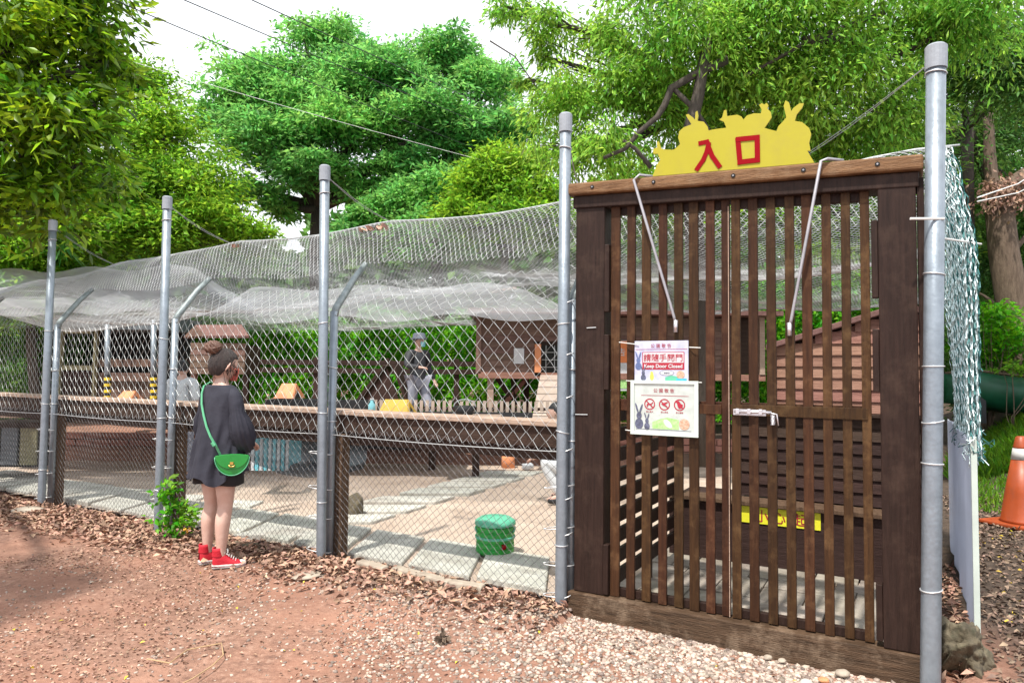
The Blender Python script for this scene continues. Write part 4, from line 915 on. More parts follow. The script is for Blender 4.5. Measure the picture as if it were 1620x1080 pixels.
# left: weathered olive planter box & slabs
ob = empty('olive_cabinet', at(30, 745, 9)*np.array([1, 1, 0]), 'olive and dark green cabinet below the rail at the left edge', 'cabinet')
for k in range(3): hbox(-30+k*30, 676, -2+k*30, 735, 9.0, .03, 'door', M['olive'] if k != 1 else M['leaf_dark'] if 0 else M['grey_band'], ob)
hbox(-32, 668, 62, 676, 8.98, .5, 'top', M['rail_wood'], ob); hbox(-32, 676, 60, 738, 9.04, .45, 'carcass', M['dark_open'], ob)
# white sack + green bin
gb = gnd(783, 878); e = empty('green_bin', gb+ZZ*.01, 'low round green plastic tub with pale lid on the slabs behind the fence', 'tub')
pf_ = [(.02, .135), (.03, .150)]
for k in range(5): z0 = .035+k*.044; pf_ += [(z0, .150), (z0+.006, .157), (z0+.032, .157), (z0+.038, .150)]
MB().tube([gb+ZZ*z for z, r in pf_], [r for z, r in pf_], 36).build('body', M['bin_green'], e, smooth=False)
MB().tube([gb+ZZ*.148, gb+ZZ*.152, gb+ZZ*.166, gb+ZZ*.17], [.158, .166, .166, .158], 36).build('rim_band', M['bin_lid'], e, smooth=False)
MB().tube([gb+ZZ*.252, gb+ZZ*.258, gb+ZZ*.285, gb+ZZ*.312, gb+ZZ*.32], [.160, .170, .166, .125, .02], 36).build('lid', M['bin_lid'], e, smooth=True)
for a in (0, pi): MB().tube([gb+np.array([.160*cos(a+d_), .160*sin(a+d_), .20+.03*cos(d_*4)]) for d_ in np.linspace(-.35, .35, 7)], .01, 6).build('handle', M['bin_lid'], e)
MB().tube([gb+np.array([.154*cos(-1.1+d_), .154*sin(-1.1+d_), .10]) for d_ in (-.1, .1)], .022, 8).build('sticker', M['red'], e)
w = gnd(562, 818); rk = rockm(w+ZZ*.10, (.09, .08, .14), M['rock'], 'grey_stone', 3, .3, 61, lab='dark grey upright stone on the slabs right of the middle pole', cat='stone')

# ================================================================ PEOPLE
def skin(name, J, bones, m, parent, Mx, sub=2):
    """grow one continuous surface on a joint tree. J: {joint:(x,y,z,r)}"""
    ks = []; 
    for a, b_ in bones:
        for q in (a, b_):
            if q not in ks: ks.append(q)
    me = bpy.data.meshes.new('t'); me.from_pydata([tuple(J[k][:3]) for k in ks], [(ks.index(a), ks.index(b_)) for a, b_ in bones], [])
    ob = bpy.data.objects.new('t', me); COL.objects.link(ob); md = ob.modifiers.new('skin', 'SKIN'); md.branch_smoothing = .6
    for i, k in enumerate(ks):
        r = J[k][3]; me.skin_vertices[0].data[i].radius = (r, r) if not isinstance(r, tuple) else r
        me.skin_vertices[0].data[i].use_root = (i == 0)
    sb = ob.modifiers.new('sub', 'SUBSURF'); sb.levels = sb.render_levels = sub
    dg = bpy.context.evaluated_depsgraph_get(); m2 = bpy.data.meshes.new_from_object(ob.evaluated_get(dg)); bpy.data.objects.remove(ob)
    n_ = len(m2.vertices); co = np.zeros(n_*3); m2.vertices.foreach_get('co', co); co = co.reshape(-1, 3)
    co = np.array([tuple(Mx@Vector(c)) for c in co])-ROOT[parent]
    m2.vertices.foreach_set('co', co.ravel()); m2.polygons.foreach_set('use_smooth', np.ones(len(m2.polygons), bool)); m2.update(); m2.name = name; m2.materials.clear()
    return link(name, m2, m, parent)
def xf(pos, head, sc_=1): return Matrix.Translation(Vector(pos)) @ Matrix.Rotation(radians(head)-pi/2, 4, 'Z') @ Matrix.Scale(sc_, 4)
def tp(Mx, p): return np.array(tuple(Mx@Vector(p)))
def headmesh(Mx, parent, m=None):
    """head with brow, nose, lips, eyes and ears; Mx puts the head centre at its origin, facing +y"""
    V = []; Fc = []; k, l = 28, 20
    for i in range(l+1):
        ph = pi*i/l
        for j in range(k):
            th = 2*pi*j/k; x, y, z = sin(ph)*sin(th), sin(ph)*cos(th), cos(ph)
            px_, py_, pz_ = x*.073, y*.092, z*.112
            if z < 0: px_ *= 1-.28*z*z; py_ *= 1-.10*z*z
            if y > 0:
                py_ += .022*np.exp(-(x/.16)**2-((z+.18)/.16)**2)+.008*np.exp(-(x/.3)**2-((z+.52)/.1)**2)-.009*np.exp(-((abs(x)-.38)/.16)**2-((z-.02)/.12)**2)+.006*np.exp(-(x/.3)**2-((z+.82)/.12)**2)
            V.append(tp(Mx, (px_, py_, pz_)))
    for i in range(l):
        for j in range(k): Fc.append((i*k+j, (i+1)*k+j, (i+1)*k+(j+1) % k, i*k+(j+1) % k))
    h = MB().add(V, Fc).build('head', m or M['skin'], parent, smooth=True)
    for s_ in (-1, 1):
        b = MB(); b.tube([tp(Mx, (s_*(.073+.012*abs(sin(a))), -.005-.016*cos(a)*.9, -.01+.030*sin(a-1.5))) for a in np.linspace(0, pi*1.6, 9)], .006, 6); b.ball(tp(Mx, (s_*.074, -.004, -.008)), .013, 8, 6); b.build('ear', M['skin'], h, smooth=True)
        MB().ball(tp(Mx, (s_*.029, .079, .004)), .0085, 10, 7).build('eye', M['white'], h, smooth=True)
        MB().ball(tp(Mx, (s_*.029, .086, .004)), .0042, 8, 6).build('pupil', M['hair_blk'], h, smooth=True)
    MB().tube([tp(Mx, (x_, .090-abs(x_)*.25, -.058)) for x_ in np.linspace(-.022, .022, 7)], .004, 6).build('mouth', M['terracotta'], h, smooth=True)
    return h
def hand(J, bones, side, wrist, palm, d, up_, pre):
    """palm and five unequal bent fingers added to a joint tree"""
    w, p, d, up_ = map(np.array, (wrist, palm, d, up_)); d = nrm(d); sd = nrm(np.cross(d, up_)); 
    J[pre+'palm'] = (*p, .026); 
    for i, (o_, ln) in enumerate(((-.027, .062), (-.009, .074), (.009, .070), (.026, .055))):
        a = p+sd*o_*.8+d*.030; b_ = a+d*ln*.55+sd*o_*.1; c = b_+nrm(d*.6-up_*.8)*ln*.5
        J[f'{pre}f{i}a'] = (*a, .0095); J[f'{pre}f{i}b'] = (*b_, .0085); J[f'{pre}f{i}c'] = (*c, .0070)
        bones += [(pre+'palm', f'{pre}f{i}a'), (f'{pre}f{i}a', f'{pre}f{i}b'), (f'{pre}f{i}b', f'{pre}f{i}c')]
    a = p-sd*side*.022-d*.01; b_ = a-sd*side*.022+d*.025; c = b_+d*.028-up_*.008
    J[pre+'ta'] = (*b_, .0105); J[pre+'tb'] = (*c, .009); bones += [(pre+'palm', pre+'ta'), (pre+'ta', pre+'tb')]
def figure(name, pos, headg, lab, J, head_c, head_yaw, tops, legs, sc_=1., top_m='jacket', leg_m='jeans', shoe_m='black', hairm='hair_blk', hat=None, mask=None):
    e = empty(name, pos, lab, 'person'); Mx = xf(pos, headg, sc_)
    bones = [('pel', 'ch'), ('ch', 'nb'), ('nb', 'nk'), ('nk', 'hd')]
    for q in 'LR': bones += [('nb', 'sh'+q), ('sh'+q, 'el'+q), ('el'+q, 'wr'+q), ('wr'+q, q+'palm'), ('pel', 'hip'+q), ('hip'+q, 'kn'+q), ('kn'+q, 'an'+q), ('an'+q, 'toe'+q)]
    JJ = dict(J); hb_ = []
    for q, sd in (('L', -1), ('R', 1)):
        w_ = np.array(J['wr'+q][:3]); el = np.array(J['el'+q][:3]); d = nrm(w_-el); hand(JJ, hb_, sd, w_, w_+d*.05, d, (0, .2, 1) if abs(d[2]) < .8 else (0, 1, 0), q)
    JJ['hd'] = (*head_c, .05)
    skin('body', JJ, bones+hb_, M['skin'], e, Mx)
    Mh = Mx@Matrix.Translation(Vector(head_c))@Matrix.Rotation(radians(head_yaw), 4, 'Z')
    h = headmesh(Mh, e)
    up = lambda js, k: {j: (*J[j][:3], J[j][3]*k+.012) for j in js}
    J = dict(J); J['low'] = (J['pel'][0], J['pel'][1], J['pel'][2]-.10, J['pel'][3]*1.0)
    if tops:
        jt = up(['low', 'pel', 'ch', 'nb', 'shL', 'elL', 'wrL', 'shR', 'elR', 'wrR'], 1.12)
        bt = [('low', 'pel'), ('pel', 'ch'), ('ch', 'nb'), ('nb', 'shL'), ('nb', 'shR')]
        for q in 'LR': bt += [('sh'+q, 'el'+q)]+([('el'+q, 'wr'+q)] if tops == 2 else [])
        skin('jacket' if tops == 2 else 'shirt', jt, bt, M[top_m], e, Mx)
    if legs:
        jl = up(['pel', 'hipL', 'knL', 'anL', 'hipR', 'knR', 'anR'], 1.1); bl = []
        for q in 'LR': bl += [('pel', 'hip'+q), ('hip'+q, 'kn'+q), ('kn'+q, 'an'+q)]
        skin('trousers', jl, bl, M[leg_m], e, Mx)
    for q in 'LR':
        a, t_ = np.array(J['an'+q][:3]), np.array(J['toe'+q][:3]); hl_ = a-nrm(t_-a*[1, 1, 0]-[0, 0, t_[2]])*0-ZZ*.05
        js = {'a': (*(a-nrm((t_-a)*[1, 1, 0])*.04-ZZ*.045), .042), 'b': (*(a+(t_-a)*.5-ZZ*.025), .042), 'c': (*t_, .035)}
        skin('shoe', js, [('a', 'b'), ('b', 'c')], M[shoe_m], e, Mx, 1)
    hr = MB(); V = []
    for i in range(9):
        ph = .62*pi*i/8; row = []
        for j in range(20):
            th = 2*pi*j/20; fr = 1 if cos(th) < .3 else .62; p_ = ph*fr; row.append(tp(Mh, (.082*sin(p_)*sin(th), .100*sin(p_)*cos(th)-.008, .120*cos(p_)+.003)))
        V.append(row)
    hr.loft(V, caps=(False, False)).build('hair', M[hairm], h, smooth=True)
    if hat:
        MB().loft([[tp(Mh, (r_*sin(a), r_*1.2*cos(a), z_)) for a in np.linspace(0, 2*pi, 25)[:-1]] for r_, z_ in ((.145, .035), (.098, .062), (.094, .12), (.075, .142), (.01, .15))]).build('hat', M[hat], h, smooth=True)
    if mask:
        MB().loft([[tp(Mh, (.066*sin(a)*w_, .075+.036*cos(a)*1.0, z_)) for a in np.linspace(-1.3, 1.3, 9)] for z_, w_ in ((-.012, 1), (-.05, 1.0), (-.092, .75))], closed_ring=False).build('mask', M[mask], h, smooth=True)
    return e, Mx, Mh, h
def stand(h=1., step=0, armR=None, armL=None):
    J = {'pel': (0, 0, .90, .125), 'ch': (0, .0, 1.18, .135), 'nb': (0, -.01, 1.36, .065), 'nk': (0, .0, 1.43, .048), 'shL': (-.17, 0, 1.34, .058), 'shR': (.17, 0, 1.34, .058),
         'elL': (-.24, -.02, 1.07, .042), 'elR': (.24, -.02, 1.07, .042), 'wrL': (-.23, .12, .86, .027), 'wrR': (.23, .12, .86, .027),
         'hipL': (-.09, 0, .86, .09), 'hipR': (.09, 0, .86, .09), 'knL': (-.10, .02+step*.18, .48, .058), 'knR': (.10, .02-step*.02, .47, .058),
         'anL': (-.10, step*.28, .09, .038), 'anR': (.10, -step*.28, .10+abs(step)*.05, .038), 'toeL': (-.11, step*.28+.16, .035, .03), 'toeR': (.11, -step*.28+.15, .04, .03)}
    return J
# walking man in dark jacket, bucket hat and teal mask
J = stand(step=.9); J['elR'] = (.27, .06, 1.12, .042); J['wrR'] = (.12, .24, 1.10, .027); J['elL'] = (-.27, -.10, 1.10, .042); J['wrL'] = (-.30, .05, .88, .027)
mp_ = at(660, 660, 11.7); mp_[2] = .47
figure('person', mp_, -50, 'man walking in dark jacket and bucket hat with teal face mask', J, (0, .02, 1.545), 20, 2, 1, 1.0, hat='hat', mask='mask_w')
MB().box(mp_+ZZ*-.05, (.5, .35, .05)).build('plank', M['cap_wood'], dk)
tri = [at(560, 655, 12.3), at(640, 655, 12.3), at(612, 583, 12.3)]
te = empty('dark_hutch', tri[0], 'dark triangular timber hutch behind the walking man', 'hutch')
MB().prism(tri, np.array([0, .04, 0])).build('end_wall', M['siding_dk'], te); MB().prism([tri[2]+[.1, -.06, .05], tri[2]+[.1, .9, .05], tri[1]+[.1, .9, 0], tri[1]+[.1, -.06, 0]], np.array([.04, 0, .02])).build('roof', M['siding_dk'], te)
MB().prism([tri[2]+[-.02, -.06, .05], tri[2]+[-.02, .9, .05], tri[0]+[-.1, .9, 0], tri[0]+[-.1, -.06, 0]], np.array([-.04, 0, .02])).build('roof', M['siding_dk'], te)
# person with white shirt, seen from behind
J = stand(); p2 = at(287, 640, 9.3); p2[2] = 0
figure('person', p2, 80, 'person with dark hair in a white shirt left of the standing woman behind the fence', J, (0, .01, 1.53), 15, 1, 1, .99, top_m='white_cloth', leg_m='jeans')
# crouching person
J = {'pel': (0, 0, .33, .125), 'ch': (0, .12, .62, .125), 'nb': (0, .19, .82, .062), 'nk': (0, .22, .88, .046), 'shL': (-.16, .2, .80, .055), 'shR': (.16, .2, .80, .055),
     'elL': (-.22, .32, .58, .040), 'elR': (.22, .32, .58, .040), 'wrL': (-.10, .46, .50, .026), 'wrR': (.10, .46, .50, .026), 'hipL': (-.10, .0, .32, .09), 'hipR': (.10, .0, .32, .09),
     'knL': (-.15, .38, .48, .058), 'knR': (.15, .36, .46, .058), 'anL': (-.13, .16, .09, .038), 'anR': (.13, .14, .09, .038), 'toeL': (-.15, .32, .035, .03), 'toeR': (.15, .30, .035, .03)}
p3 = gnd(912, 797); p3[2] = .02
figure('person', p3, 172, 'dark haired person crouching in mint top and white trousers beside the gate', J, (0, .24, 1.0), 0, 1, 1, 1.02, top_m='mint', leg_m='white_cloth')
wb = gnd(834, 745); wb = rockm(wb+ZZ*.08, (.10, .07, .06), M['white_cloth'], 'white_bag', 3, .3, 77, lab='crumpled white bag on the pen floor left of the crouching person', cat='bag')
wk = at(804, 720, 10.8); e = empty('wooden_stump', (wk[0], 10.8, 0), 'short orange brown timber stump under the rail end', 'stump'); MB().tube([(wk[0], 10.8, 0), (wk[0], 10.8, .24)], [.11, .10], 14).build('stump', M['terracotta'], e, smooth=True)

# ---------------- the standing woman
gp = gnd(342, 900); gp[2] = float(H(gp[0], gp[1]))+.0
Mg = xf(gp, 60, 1.0)
girl = empty('person', gp, 'woman with hair bun in dark blouse and red high top shoes looking through the fence', 'person')
J = {'pel': (0, 0, .86, .115), 'ch': (0, .0, 1.16, .115), 'nb': (0, -.02, 1.33, .055), 'nk': (0, -.005, 1.40, .044), 'hd': (.01, .01, 1.49, .05), 'shL': (-.14, -.01, 1.285, .040), 'shR': (.14, -.01, 1.285, .040),
     'elL': (-.19, .0, 1.05, .036), 'elR': (.19, .01, 1.05, .036), 'wrL': (-.10, .20, .95, .024), 'wrR': (.115, .18, .93, .024),
     'hipL': (-.085, 0, .80, .088), 'hipR': (.085, 0, .80, .088), 'thL': (-.09, .0, .62, .080), 'thR': (.088, -.01, .62, .080), 'knL': (-.088, .015, .45, .055), 'knR': (.085, .0, .45, .056), 'caL': (-.092, -.012, .33, .060), 'caR': (.088, -.025, .33, .060), 'anL': (-.095, -.01, .13, .036), 'anR': (.09, -.03, .13, .036), 'ftL': (-.095, .0, .06, .032), 'ftR': (.09, -.02, .06, .032)}
bn = [('pel', 'ch'), ('ch', 'nb'), ('nb', 'nk'), ('nk', 'hd')]
for q in 'LR': bn += [('nb', 'sh'+q), ('sh'+q, 'el'+q), ('el'+q, 'wr'+q), ('wr'+q, q+'palm'), ('pel', 'hip'+q), ('hip'+q, 'th'+q), ('th'+q, 'kn'+q), ('kn'+q, 'ca'+q), ('ca'+q, 'an'+q), ('an'+q, 'ft'+q)]
hb_ = []
for q, sd in (('L', -1), ('R', 1)):
    w_ = np.array(J['wr'+q][:3]); d = nrm(w_-np.array(J['el'+q][:3])); hand(J, hb_, sd, w_, w_+d*.048, d, (0, 0, 1), q)
skin('body', J, bn+hb_, M['skin'], girl, Mg)
Mh = Mg@Matrix.Translation((.012, .012, 1.50))@Matrix.Rotation(radians(-16), 4, 'Z')@Matrix.Rotation(radians(-8), 4, 'X')@Matrix.Scale(1.06, 4)
hd = headmesh(Mh, girl)
rows = []
for i in range(15):
    row = []
    for j in range(48):
        th = 2*pi*j/48; lim = .74*pi if cos(th) < -.25 else (.50*pi if cos(th) < .25 else .36*pi)
        lim = .74*pi+(.36*pi-.74*pi)*min(1, max(0, (cos(th)+.45)/.95)); ph = lim*i/14
        st_ = 1+.022*sin(th*17+ph*6)+.016*sin(th*31-ph*4)+.01*sin(th*47+ph*9)
        row.append(tp(Mh, (.083*sin(ph)*sin(th)*st_, .103*sin(ph)*cos(th)*st_-.008, (.122*cos(ph)+.002)*st_)))
    rows.append(row)
hr = MB().loft(rows, caps=(False, False)).build('hair', M['hair'], hd, smooth=True)
bc = np.array([-.014, -.092, .110]); b = MB(); b.ball(tp(Mh, bc), (.056, .056, .050), 18, 12, .05)
rr = np.random.default_rng(12)
for k in range(22):
    ax_ = nrm(rr.normal(size=3)); a_ = nrm(np.cross(ax_, rr.normal(size=3))); c_ = np.cross(ax_, a_); R_ = rr.uniform(.044, .058); a0 = rr.uniform(0, 6)
    b.tube([tp(Mh, bc+(a_*cos(t_)+c_*sin(t_))*R_*np.array([1, 1, .9])) for t_ in np.linspace(a0, a0+rr.uniform(2, 4), 12)], [.003+.007*sin(pi*i/11) for i in range(12)], 6)
b.build('hair_bun', M['hair_b'], hd, smooth=True)
b = MB()
for k in range(16):                                  # loose strands at the nape, temples and ear
    th = rr.uniform(1.0, 2.2)*rr.choice([1, 1, -1]); s0 = np.array([.08*sin(th), .095*cos(th), rr.uniform(.0, .04)])
    b.tube([tp(Mh, s0+np.array([.006*sin(q*3+k), .02*q+.01*sin(q*4+k), -.055*q])*rr.uniform(.6, 1.3)) for q in np.linspace(0, 2.2, 8)], [.0035, .0034, .003, .003, .0025, .002, .0015, .0008], 4)
b.build('loose_hair', M['hair'], hd, smooth=True)
MB().loft([[tp(Mh, (.066*sin(a)*w_, .068+.032*cos(a), z_)) for a in np.linspace(-1.35, 1.35, 9)] for z_, w_ in ((-.008, 1.02), (-.05, 1.0), (-.10, .75))], closed_ring=False).build('mask', M['mask'], hd, smooth=True)
MB().tube([tp(Mh, p) for p in ((.066, .08, -.02), (.078, .03, -.02), (.082, -.01, .0))], .003, 5).build('mask_loop', M['mask'], hd)
# blouse
rows = []
prof = [(1.352, .098, .080, -.012), (1.345, .120, .090, -.01), (1.325, .152, .098, -.005), (1.29, .176, .110, 0), (1.22, .180, .125, 0), (1.12, .172, .132, 0), (1.02, .180, .142, -.004), (.92, .192, .153, -.008), (.83, .203, .164, -.012), (.76, .212, .172, -.014), (.70, .222, .180, -.016), (.675, .226, .184, -.016)]
prof = [tuple(np.array(a_)+(np.array(b_)-np.array(a_))*k_/3) for a_, b_ in zip(prof[:-1], prof[1:]) for k_ in range(3)]+[prof[-1]]
for i, (z_, a_, b_, oy) in enumerate(prof):
    row = []; f = max(0, (1.25-z_)/.55)
    for j in range(96):
        th = 2*pi*j/96; fold = 1+f*(.13*(1-abs(sin(th*4.5+z_*1.2+.5*sin(z_*7))))**1.6-.04+.03*sin(th*8+z_*3)+.055*sin(th*13+1+z_*6)+.04*sin(th*4+2))+.09*(float(vnoise(th*3.2+z_*7, z_*9+th))-.5)
        zz = z_-f*f*(.045*max(0, -cos(th))+.022*sin(th*3+1)+.018*sin(th*5+2)-.012) if i > 15 else z_
        row.append(tp(Mg, (a_*sin(th)*fold, b_*cos(th)*fold+oy, zz)))
    rows.append(row)
bl = MB().loft(rows, caps=(False, False)).build('blouse', M['blouse'], girl, smooth=True)
for sd in (-1, 1):
    path = [(.12, -.005, 1.305), (.158, -.005, 1.255), (.175, .0, 1.19), (.182, .002, 1.15), (.195, .01, 1.09), (.203, .025, 1.02), (.198, .05, .95), (.175, .085, .895), (.15, .12, .895), (.135, .14, .92)]
    rad = [.048, .056, .057, .055, .074, .086, .088, .072, .038, .032]; rows = []
    path = [np.array([p[0]*sd, p[1], p[2]]) for p in path]
    for i, p in enumerate(path):
        d = nrm(path[min(i+1, 9)]-path[max(i-1, 0)]); a = nrm(np.cross(d, (0, 0, 1))) if abs(d[2]) < .98 else np.array([1., 0, 0]); a = nrm(np.array([1, 0, 0])-d*d[0]); c_ = np.cross(d, a); row = []
        fo = 0 if i < 3 else (.03 if i == 3 else .085)
        for j in range(60):
            th = 2*pi*j/60; row.append(tp(Mg, p+rad[i]*(1+fo*sin(th*15+i*.15)+fo*.5*sin(th*23+i*.4))*(cos(th)*a+sin(th)*c_)))
        rows.append(row)
    MB().loft(rows).build('sleeve', M['blouse'], bl, smooth=True)
# shorts
rows = [[tp(Mg, (a_*sin(t_)*(1+.02*sin(t_*12)), b_*cos(t_)*(1+.02*sin(t_*12)), z_)) for t_ in np.linspace(0, 2*pi, 49)[:-1]] for z_, a_, b_ in ((.93, .14, .11), (.85, .175, .125), (.78, .185, .130), (.72, .190, .132))]
so = MB().loft(rows, caps=(False, False)).build('shorts', M['shorts'], girl, smooth=True)
for sd in (-1, 1):
    rows = [[tp(Mg, (sd*.094+a_*sin(t_)*(1+.04*sin(t_*7+z_*4)), b_*cos(t_)*(1+.04*sin(t_*7)), z_+.006*sin(t_*3))) for t_ in np.linspace(0, 2*pi, 33)[:-1]] for z_, a_, b_ in ((.80, .092, .122), (.70, .100, .128), (.615, .108, .132), (.61, .100, .124))]
    MB().loft(rows, caps=(False, False)).build('shorts_leg', M['shorts'], so, smooth=True)
# shoes
def shoe(an, hg):
    Ms = Matrix.Translation(Vector((an[0], an[1], gp[2])))@Matrix.Rotation(radians(hg)-pi/2, 4, 'Z')
    L_ = [(-.062, .022, .024), (-.05, .036, .034), (-.02, .039, .037), (.03, .038, .036), (.075, .044, .044), (.12, .046, .043), (.155, .037, .034), (.175, .018, .018)]
    outl = [(x_, y_) for y_, x_, _ in L_]+[(-x_, y_) for y_, _, x_ in L_[::-1]]
    s_ = MB().prism([tp(Ms, (x, y, .004)) for x, y in outl], ZZ*.026).build('sole', M['rubber'], girl, bevel=.004)
    s2 = MB().prism([tp(Ms, (x*1.02, y*1.01, .014)) for x, y in outl], ZZ*.0035).build('sole_stripe', M['red'], s_)
    rows = []
    for y_, wa, h_ in ((-.058, .020, .10), (-.045, .031, .125), (-.02, .035, .13), (.012, .034, .125), (.035, .034, .10), (.06, .036, .078), (.09, .040, .064), (.12, .041, .052), (.15, .034, .042), (.170, .016, .034)):
        rows.append([tp(Ms, (wa*cos(a)*(1 if sin(a) < .5 else .92), y_, .026+(h_-.026)*max(0, sin(a))**.75)) for a in np.linspace(-.02, pi+.02, 15)])
    up_ = MB().loft(rows, closed_ring=False).build('upper', M['shoe_red'], s_, smooth=True)
    MB().loft([[tp(Ms, (rx*cos(a), -.020+ry*sin(a), z_)) for a in np.linspace(0, 2*pi, 19)[:-1]] for z_, rx, ry in ((.09, .036, .044), (.13, .036, .042), (.152, .037, .042), (.150, .032, .037))], caps=(False, False)).build('collar', M['shoe_red'], s_, smooth=True)
    MB().ball(tp(Ms, (0, .142, .028)), (.036, .034, .022), 14, 8).build('toe_cap', M['rubber'], s_, smooth=True)
    for k in range(6):
        f = k/5; y_ = .105-.075*f; z_ = .060+.062*f; MB().tube([tp(Ms, (-.026, y_-.006, z_-.010)), tp(Ms, (0, y_, z_+.004)), tp(Ms, (.026, y_-.006, z_-.010))], .0032, 5).build('lace', M['rubber'], s_, smooth=True)
    for sd in (-1, 1): MB().tube([tp(Ms, (0, .03, .125)), tp(Ms, (sd*.02, .045, .135)), tp(Ms, (sd*.034, .05, .115)), tp(Ms, (sd*.012, .04, .12))], .003, 5).build('lace', M['rubber'], s_, smooth=True)
shoe(tp(Mg, (.09, -.03, 0)), 22); shoe(tp(Mg, (-.095, -.01, 0)), 38)
# bag and strap
bg_c = np.array([.205, -.045, .785]); nb_ = nrm(np.array([.75, -.66, 0])); tx = np.array([-nb_[1], nb_[0], 0])
hp_ = [(cos(a)*.118, sin(a)*.135*(1.0 if sin(a) < 0 else .0)+.045) for a in np.linspace(pi, 2*pi, 19)]+[(.10, .052), (.05, .060), (0, .062), (-.05, .060), (-.10, .052)]
def bp(x, y, k): return tp(Mg, bg_c+tx*x+ZZ*y+nb_*k)
bo = MB().prism([bp(x, y, -.03) for x, y in hp_], bp(0, 0, .03)-bp(0, 0, -.03)).build('shoulder_bag', M['bag'], girl, bevel=.01)
fl = [(x*1.03, y*1.03+.004) for x, y in hp_ if y > -.045]
MB().prism([bp(x*.98, y*.72+.022, .031) for x, y in hp_], bp(0, 0, .037)-bp(0, 0, .031)).build('flap', M['bag'], bo, bevel=.003)
MB().tube([bp(x*1.0, y*1.0, .030) for x, y in hp_[:19]], .004, 6).build('piping', M['strap'], bo, smooth=True)
MB().tube([bp(-.02, -.012, .042), bp(-.012, -.024, .045), bp(.012, -.024, .045), bp(.02, -.012, .042)], .0055, 7).build('clasp', M['gold'], bo, smooth=True)
MB().box(bp(0, .0, .041), (.012, .006, .010)).build('clasp', M['gold'], bo)
def ribbon(pts, w, th, side):
    b = MB(); rg = []
    for i, p in enumerate(pts):
        d = nrm(np.array(pts[min(i+1, len(pts)-1)])-np.array(pts[max(i-1, 0)])); o_ = nrm(np.array(side[i])); w_ = nrm(np.cross(d, o_))
        rg.append([tp(Mg, np.array(p)+w_*w+o_*th), tp(Mg, np.array(p)-w_*w+o_*th), tp(Mg, np.array(p)-w_*w-o_*th), tp(Mg, np.array(p)+w_*w-o_*th)])
    return b.loft(rg)
sp_ = [(.165, -.115, .84), (.165, -.155, .91), (.125, -.175, .98), (.08, -.178, 1.05), (.03, -.168, 1.13), (-.02, -.152, 1.21), (-.06, -.125, 1.29), (-.085, -.090, 1.345), (-.095, -.03, 1.372), (-.085, .04, 1.35), (-.04, .11, 1.22), (.06, .17, 1.0), (.19, .11, .84)]
sd_ = [(.6, -1, 0), (.5, -1, 0), (.3, -1, 0), (.2, -1, .05), (.1, -1, .1), (0, -1, .1), (-.1, -1, .4), (-.1, -.8, .8), (0, 0, 1), (0, .8, .6), (0, 1, .1), (.3, 1, 0), (1, .5, 0)]
ribbon(sp_, .008, .0025, sd_).build('bag_strap', M['strap'], girl, smooth=False)
MB().tube([tp(Mg, (.160, -.165, .915)), tp(Mg, (.145, -.175, .94))], .014, 8).build('buckle', M['gold'] if 0 else M['strap'], girl)
# ================================================================ VEGETATION
def leafmesh(name, P, D, N, L_, Wd, m, parent=None, origin=(0, 0, 0), kind=None, fold=.25, bend=0.):
    n_ = len(P); D = D/np.linalg.norm(D, axis=1, keepdims=True); S = np.cross(D, N); S /= np.linalg.norm(S, axis=1, keepdims=True)+1e-9; N2 = np.cross(S, D)
    L_ = np.broadcast_to(L_, n_)[:, None]; Wd = np.broadcast_to(Wd, n_)[:, None]
    a = P; b = P+D*L_*.45+S*Wd*.5+N2*Wd*fold; c = P+D*L_-N2*L_*bend; d = P+D*L_*.45-S*Wd*.5+N2*Wd*fold
    V = np.stack([a, b, c, d], 1).reshape(-1, 3); i = np.arange(n_)*4
    Fc = np.stack([np.stack([i, i+1, i+2], -1), np.stack([i, i+2, i+3], -1)], 1).reshape(-1, 3)
    og = ROOT[parent] if parent is not None else np.array(origin, float)
    rnd = np.repeat(rng.random(n_), 2)
    return link(name, rawmesh(name, V-og, Fc, rnd), m, parent, origin if parent is None else None, kind)
def rdir(n_): v = rng.normal(size=(n_, 3)); return v/np.linalg.norm(v, axis=1, keepdims=True)
def crown(blobs, nclump, nleaf, L_, Wd, droop=.2, flat=.45, cr=.30, inner=.5):
    """blobs: (centre, R, squash). Returns leaf arrays and clump centres per blob"""
    P = []; D = []; N = []; cen = []; _S = 1.
    if nclump > 1000: _S = sum(R*R for _, R, _ in blobs); nclump = nclump/nleaf/.8      # nclump given as the leaf total of the crown
    for c, R, sq in blobs:
        nc = max(3, int(nclump*R*R/_S)); d = rdir(nc); d[:, 2] = np.where(rng.random(nc) < .45, np.abs(d[:, 2]), d[:, 2])
        rad = R*(inner+(1.05-inner)*rng.random(nc)**.6)*(1+.20*rng.normal(size=nc)); cc = c+d*rad[:, None]*np.array([1, 1, sq]); cen.append(cc)
        r_c = cr*R*(.6+.8*rng.random(nc)); k = np.maximum(6, (nleaf*(r_c/(cr*R))**2).astype(int)); ci = np.repeat(np.arange(nc), k); n_ = len(ci)
        o = rng.normal(size=(n_, 3))*np.array([.55, .55, .55*flat]); p = cc[ci]+o*r_c[ci][:, None]
        p[:, 2] -= (o[:, 0]**2+o[:, 1]**2)*r_c[ci]*.35
        dd = o*np.array([1, 1, .4])+rng.normal(size=(n_, 3))*.45; dd[:, 2] -= droop; P.append(p); D.append(dd)
        nn = rng.normal(size=(n_, 3))*.55; nn[:, 2] += 1; N.append(nn)
    P = np.concatenate(P); n_ = len(P); return P, np.concatenate(D), np.concatenate(N), L_*(.4+1.15*rng.random(n_)), Wd*(.5+.9*rng.random(n_)), cen
